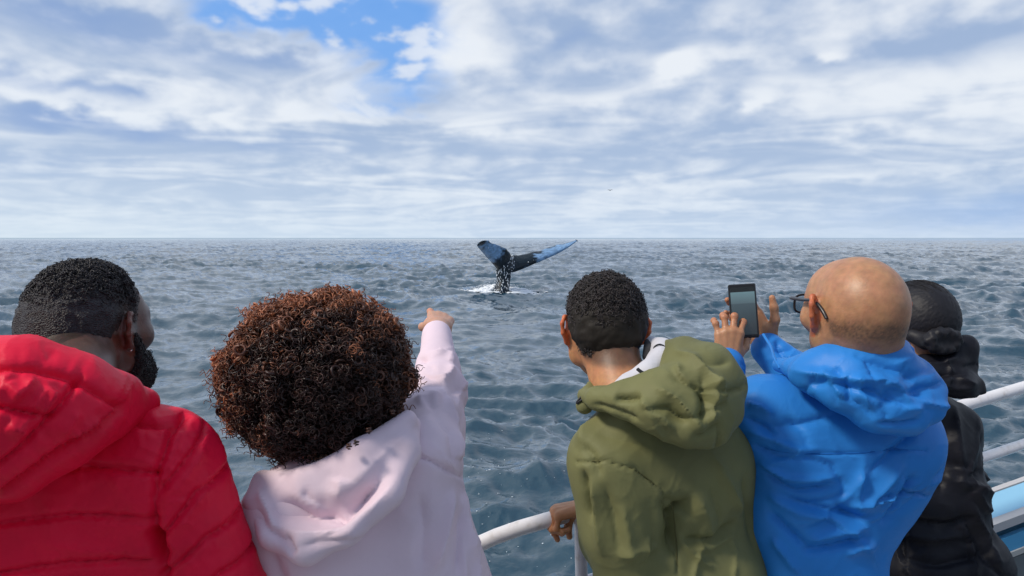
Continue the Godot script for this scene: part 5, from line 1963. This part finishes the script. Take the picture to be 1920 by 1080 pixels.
	h.chain([Vector3(0.5775, 3.028, -1.484), Vector3(0.5812, 3.034, -1.415), Vector3(0.6221, 3.063, -1.362), Vector3(0.6883, 3.08, -1.348), Vector3(0.7654, 3.082, -1.378), Vector3(0.8117, 3.075, -1.438)], [0.016, 0.02, 0.021, 0.02, 0.02, 0.016], 0.015)
	h.chain([Vector3(0.7949, 3.069, -1.407), Vector3(0.8093, 3.032, -1.369), Vector3(0.8186, 3.002, -1.347), Vector3(0.8054, 2.972, -1.33), Vector3(0.7576, 2.958, -1.314), Vector3(0.691, 2.968, -1.305), Vector3(0.6245, 3.003, -1.317), Vector3(0.5735, 3.03, -1.369)], [0.018, 0.022, 0.026, 0.028, 0.032, 0.032, 0.026, 0.02], 0.02)
	h.chain([Vector3(0.601, 3.036, -1.36), Vector3(0.6626, 3.039, -1.335), Vector3(0.7353, 3.037, -1.345), Vector3(0.777, 3.011, -1.343)], [0.03, 0.042, 0.046, 0.036], 0.045)
	h.chain([Vector3(0.6626, 3.013, -1.333), Vector3(0.722, 2.99, -1.326)], [0.038, 0.046], 0.045)
	h.blob(Vector3(0.7076, 3.098, -1.449), Vector3(0.092, 0.075, 0.085), 0.012, -1.0)
	h.fold([Vector3(0.5508, 3.042, -1.385), Vector3(0.6018, 3.038, -1.315), Vector3(0.6985, 3.038, -1.305), Vector3(0.7956, 2.994, -1.312)], 0.011, 0.013)
	h.fold([Vector3(0.612, 3.027, -1.314), Vector3(0.6831, 3.016, -1.293), Vector3(0.7635, 2.976, -1.29)], 0.011, -0.012)
	h.fold([Vector3(0.7082, 3.001, -1.292), Vector3(0.7434, 2.986, -1.291), Vector3(0.7905, 2.982, -1.311)], 0.011, 0.011)
	h.fold([Vector3(0.6166, 3.061, -1.326), Vector3(0.6377, 3.024, -1.304), Vector3(0.6479, 2.989, -1.301)], 0.008, -0.009)
	h.fold([Vector3(0.596, 3.056, -1.326), Vector3(0.6124, 3.024, -1.304), Vector3(0.6377, 2.994, -1.302)], 0.008, 0.008)
	h.fold([Vector3(0.663, 3.053, -1.316), Vector3(0.658, 3.016, -1.293), Vector3(0.6831, 2.976, -1.29)], 0.008, 0.008)
	h.fold([Vector3(0.6732, 3.071, -1.317), Vector3(0.7502, 3.051, -1.326), Vector3(0.8023, 3.018, -1.333)], 0.012, -0.008)
	h.fold([Vector3(0.7032, 3.026, -1.294), Vector3(0.7334, 3.016, -1.293), Vector3(0.8067, 3.005, -1.322)], 0.012, -0.012)
	h.fold([Vector3(0.6779, 2.959, -1.279), Vector3(0.7334, 2.954, -1.289), Vector3(0.7905, 2.966, -1.31)], 0.009, -0.01)
	h.creases(Vector3(0.6479, 3.034, -1.304), 0.06, 0.05, -50.0, 40.0, 21, 0.0562, 0.005, 17)
	h.creases(Vector3(0.739, 3.014, -1.303), 0.05, 0.05, -15.0, 25.0, 10, 0.0875, 0.005, 18)
	wrinkles(h, 0.0012, 53, Vector3(13.0, 10.0, 10.0))
	var hood := part("hood", h.build().mesh(o.position), blue, jacket)
	part("cord", tube([Vector3(0.5851, 3.077, -1.608) - o.position, Vector3(0.5865, 3.066, -1.587) - o.position, Vector3(0.5814, 3.055, -1.546) - o.position, Vector3(0.566, 3.042, -1.485) - o.position, Vector3(0.5621, 3.029, -1.444) - o.position], [0.0034, 0.0034, 0.003, 0.003, 0.003], 8, 4), blue, jacket)
	legs(hips, Color(0.03, 0.035, 0.05), o)
	build_phone()


func build_phone() -> void:
	var at: Vector3 = Vector3(0.6107, 3.109, -1.826)
	var phone := thing("phone", "black smartphone held upright in the hands of the man in blue", "phone", at)
	var turn := Basis.from_euler(Vector3(deg_to_rad(-8), deg_to_rad(-12), deg_to_rad(4.5)))
	var shell := part("case", smooth_box(Vector3(0.07, 0.143, 0.009), 0.0028), paint(Color(0.012, 0.012, 0.014), 0.35), phone)
	shell.transform.basis = turn
	var image := Image.create(64, 128, false, Image.FORMAT_RGB8)
	for y in 128:
		for x in 64:
			var t := y / 127.0
			var c := Color(0.1, 0.11, 0.12)
			if t > 0.34:
				c = Color(0.24, 0.29, 0.31).lerp(Color(0.13, 0.16, 0.18), t)
			elif t > 0.1:
				c = Color(0.3, 0.38, 0.4).lerp(Color(0.24, 0.29, 0.31), (t - 0.1) * 4.0)
			image.set_pixel(x, y, c)
	var glass := paint(Color.WHITE, 0.12)
	glass.albedo_texture = ImageTexture.create_from_image(image)
	glass.emission_enabled = true
	glass.emission_texture = glass.albedo_texture
	glass.emission = Color.BLACK
	glass.emission_energy_multiplier = 0.7
	var quad := QuadMesh.new()
	quad.size = Vector2(0.061, 0.126)
	var screen := part("screen", quad, glass, phone, turn * Vector3(0, 0, 0.0051))
	screen.transform.basis = turn


func black_woman() -> void:
	var hips := Vector3(1.16, 2.33, -1.87)
	var o := person("woman in a long black hooded raincoat with sleek black hair tied in a braided bun", hips)
	var skin := Color(0.36, 0.19, 0.11)
	var neck: Vector3 = Vector3(1.11, 2.932, -1.879)
	var frame := head_frame(Vector3(1.116, 3.071, -1.909), -4.0, -3.0, 0.0, 0.98)
	var head := head_field(frame, neck, 0.05, skin, 0.0045).build()
	var shoulder_r: Vector3 = Vector3(1.219, 2.782, -1.888)
	var elbow_r: Vector3 = Vector3(1.304, 2.515, -1.949)
	var wrist_r: Vector3 = Vector3(1.313, 2.55, -2.092)
	var shoulder_l: Vector3 = Vector3(1.048, 2.782, -1.888)
	var elbow_l: Vector3 = Vector3(1.074, 2.53, -1.95)
	var wrist_l: Vector3 = Vector3(1.187, 2.541, -2.071)
	var rest := hand_field(hand_frame(wrist_r, Vector3(-0.1, -0.1, -1), Vector3(0, 1, -0.1), false, 0.9), [[40, 50, 30, 4], [45, 50, 30, 0], [45, 50, 30, -3], [45, 50, 30, -7]], [Vector3(0.6, 0.7, -0.3), Vector3(0.3, 0.8, -0.6), Vector3(0.1, 0.7, -0.7)], skin, 0.05).build()
	var body := trunk(neck, hips, [[shoulder_r, elbow_r, wrist_r], [shoulder_l, elbow_l, wrist_l]], skin)
	part("body", Field.joined([head, rest, body], o.position), skin_material(), o)
	var streak := noise_of(1.0, 63, 3)
	var ink := func(_p: Vector3, _n: Vector3) -> Color: return Color(0.012, 0.011, 0.014)
	var cap := hair_cap(frame, func(_p: Vector3) -> float: return 0.009, noise_of(25.0, 1, 2), 0.0008, ink, 0.0042)
	cap.shape = func(p: Vector3, _n: Vector3) -> float:
		var share := smoothstep(-0.004, 0.008, hair_edge(p))
		# combed back: fine ridges that run from the brow to the bun
		var w := atan2(p.x, p.y + 0.06)
		return lerpf(-0.012, 0.009 + streak.get_noise_2d(w * 45.0, p.z * 6.0) * 0.0022, share)
	var sleek := paint(Color(0.013, 0.012, 0.015), 0.55, 0.4)
	part("hair", cap.build().mesh(o.position), sleek, o)
	var strands := part("strands", combed(frame, Vector3(0.045, -0.03, 0.1), 0.0095, 620, 0.0006, 8, o.position), sleek, o.get_node("hair"))
	strands.set_meta("kind", "stuff")
	# the braided bun: three strands wound round each other
	var bun := Field.new()
	bun.cell = 0.004
	var centre: Vector3 = Vector3(1.104, 3.038, -1.776)
	for s in 3:
		var pts := []
		for k in 22:
			var t := k / 21.0 * TAU * 1.15
			var ring := Vector3(cos(t) * 0.034, sin(t) * 0.021, 0.01 * sin(t * 0.5))
			var w := t * 3.5 + s * TAU / 3.0
			pts.append(centre + ring * (1.0 + 0.32 * cos(w)) + Vector3(0, 0, 0.012 * sin(w)))
		bun.chain(pts, [0.0095], 0.003)
	bun.blob(centre, Vector3(0.03, 0.02, 0.02), 0.01)
	bun.chain([Vector3(1.055, 3.044, -1.816), Vector3(1.073, 3.034, -1.791), Vector3(1.094, 3.036, -1.776)], [0.018, 0.02, 0.016], 0.01)
	bun.tinted = true
	bun.tint = ink
	part("bun", bun.build().mesh(o.position), sleek, o.get_node("hair"))
	var back := toward_eye(neck)
	var j := Field.new()
	j.cell = 0.0075
	j.facing = back
	j.limb(Vector3(1.107, 2.852, -1.873), shoulder_r, 0.06, 0.056, 0.04)
	j.limb(Vector3(1.1, 2.852, -1.873), shoulder_l, 0.06, 0.062, 0.04)
	j.limb(Vector3(1.085, 2.714, -1.863), Vector3(1.158, 2.729, -1.864), 0.095, 0.1, 0.06)
	j.limb(Vector3(1.081, 2.577, -1.833), Vector3(1.167, 2.602, -1.845), 0.105, 0.112, 0.06)
	j.limb(Vector3(1.085, 2.404, -1.791), Vector3(1.205, 2.423, -1.812), 0.12, 0.125, 0.06)
	j.limb(Vector3(1.094, 2.17, -1.764), Vector3(1.241, 2.186, -1.785), 0.15, 0.16, 0.06)
	j.limb(Vector3(1.101, 1.959, -1.749), Vector3(1.27, 1.958, -1.769), 0.16, 0.17, 0.06)
	j.chain([shoulder_r, elbow_r, wrist_r], [0.06, 0.055, 0.042], 0.03)
	j.chain([shoulder_l, elbow_l, wrist_l], [0.062, 0.055, 0.042], 0.03)
	j.fold([Vector3(0.9732, 2.6, -1.755), Vector3(1.01, 2.574, -1.733), Vector3(1.119, 2.567, -1.732), Vector3(1.228, 2.6, -1.755)], 0.014, -0.016)
	j.fold([Vector3(0.9801, 2.539, -1.75), Vector3(1.065, 2.533, -1.73), Vector3(1.188, 2.547, -1.731)], 0.014, 0.012)
	j.fold([Vector3(1.008, 2.483, -1.746), Vector3(1.092, 2.479, -1.726), Vector3(1.242, 2.506, -1.728)], 0.012, -0.012)
	j.fold([Vector3(1.146, 2.869, -1.774), Vector3(1.159, 2.731, -1.764), Vector3(1.173, 2.635, -1.757)], 0.014, 0.012)
	j.fold([Vector3(1.104, 2.814, -1.77), Vector3(1.118, 2.704, -1.762), Vector3(1.104, 2.621, -1.756)], 0.014, -0.012)
	j.fold([Vector3(1.18, 2.635, -1.757), Vector3(1.215, 2.552, -1.751), Vector3(1.27, 2.456, -1.744)], 0.014, 0.014)
	j.fold([Vector3(1.022, 2.594, -1.754), Vector3(1.008, 2.511, -1.748), Vector3(1.015, 2.428, -1.742)], 0.01, -0.012)
	j.creases(Vector3(1.132, 2.607, -1.755), 0.13, 0.14, -20.0, 40.0, 18, 0.15, 0.008, 19)
	j.creases(Vector3(1.158, 2.809, -1.79), 0.05, 0.08, -80.0, 18.0, 7, 0.15, 0.006, 20)
	wrinkles(j, 0.003, 58, Vector3(8.0, 6.0, 7.0))
	var coat := cloth(Color(0.01, 0.01, 0.015), 0.5, 2.6, 0.1, 78)
	var jacket := part("raincoat", j.build().mesh(o.position), coat, o)
	var h := Field.new()
	h.cell = 0.0042
	h.facing = back
	h.chain([Vector3(1.041, 2.957, -1.84), Vector3(1.079, 2.968, -1.796), Vector3(1.139, 2.974, -1.781), Vector3(1.18, 3.011, -1.799)], [0.022, 0.026, 0.026, 0.024], 0.02)
	h.chain([Vector3(1.152, 3.012, -1.794), Vector3(1.192, 3.019, -1.81), Vector3(1.187, 2.97, -1.791)], [0.02, 0.024, 0.024], 0.02)
	h.chain([Vector3(1.024, 2.939, -1.809), Vector3(1.075, 2.934, -1.763), Vector3(1.143, 2.927, -1.753), Vector3(1.192, 2.924, -1.768)], [0.03, 0.032, 0.03, 0.022], 0.025)
	h.chain([Vector3(1.089, 2.948, -1.8), Vector3(1.152, 2.95, -1.79)], [0.03, 0.03], 0.03)
	h.fold([Vector3(1.037, 2.955, -1.76), Vector3(1.099, 2.958, -1.75), Vector3(1.167, 2.955, -1.76)], 0.01, -0.014)
	h.fold([Vector3(1.044, 2.976, -1.761), Vector3(1.099, 2.979, -1.752), Vector3(1.147, 3.003, -1.763)], 0.01, 0.009)
	h.fold([Vector3(1.065, 2.935, -1.758), Vector3(1.127, 2.924, -1.748), Vector3(1.194, 2.926, -1.758)], 0.009, 0.008)
	h.creases(Vector3(1.106, 2.955, -1.76), 0.08, 0.05, 0.0, 25.0, 11, 0.0875, 0.005, 21)
	wrinkles(h, 0.0012, 59, Vector3(13.0, 11.0, 10.0))
	part("hood", h.build().mesh(o.position), coat, jacket)
	legs(hips, Color(0.02, 0.02, 0.025), o)
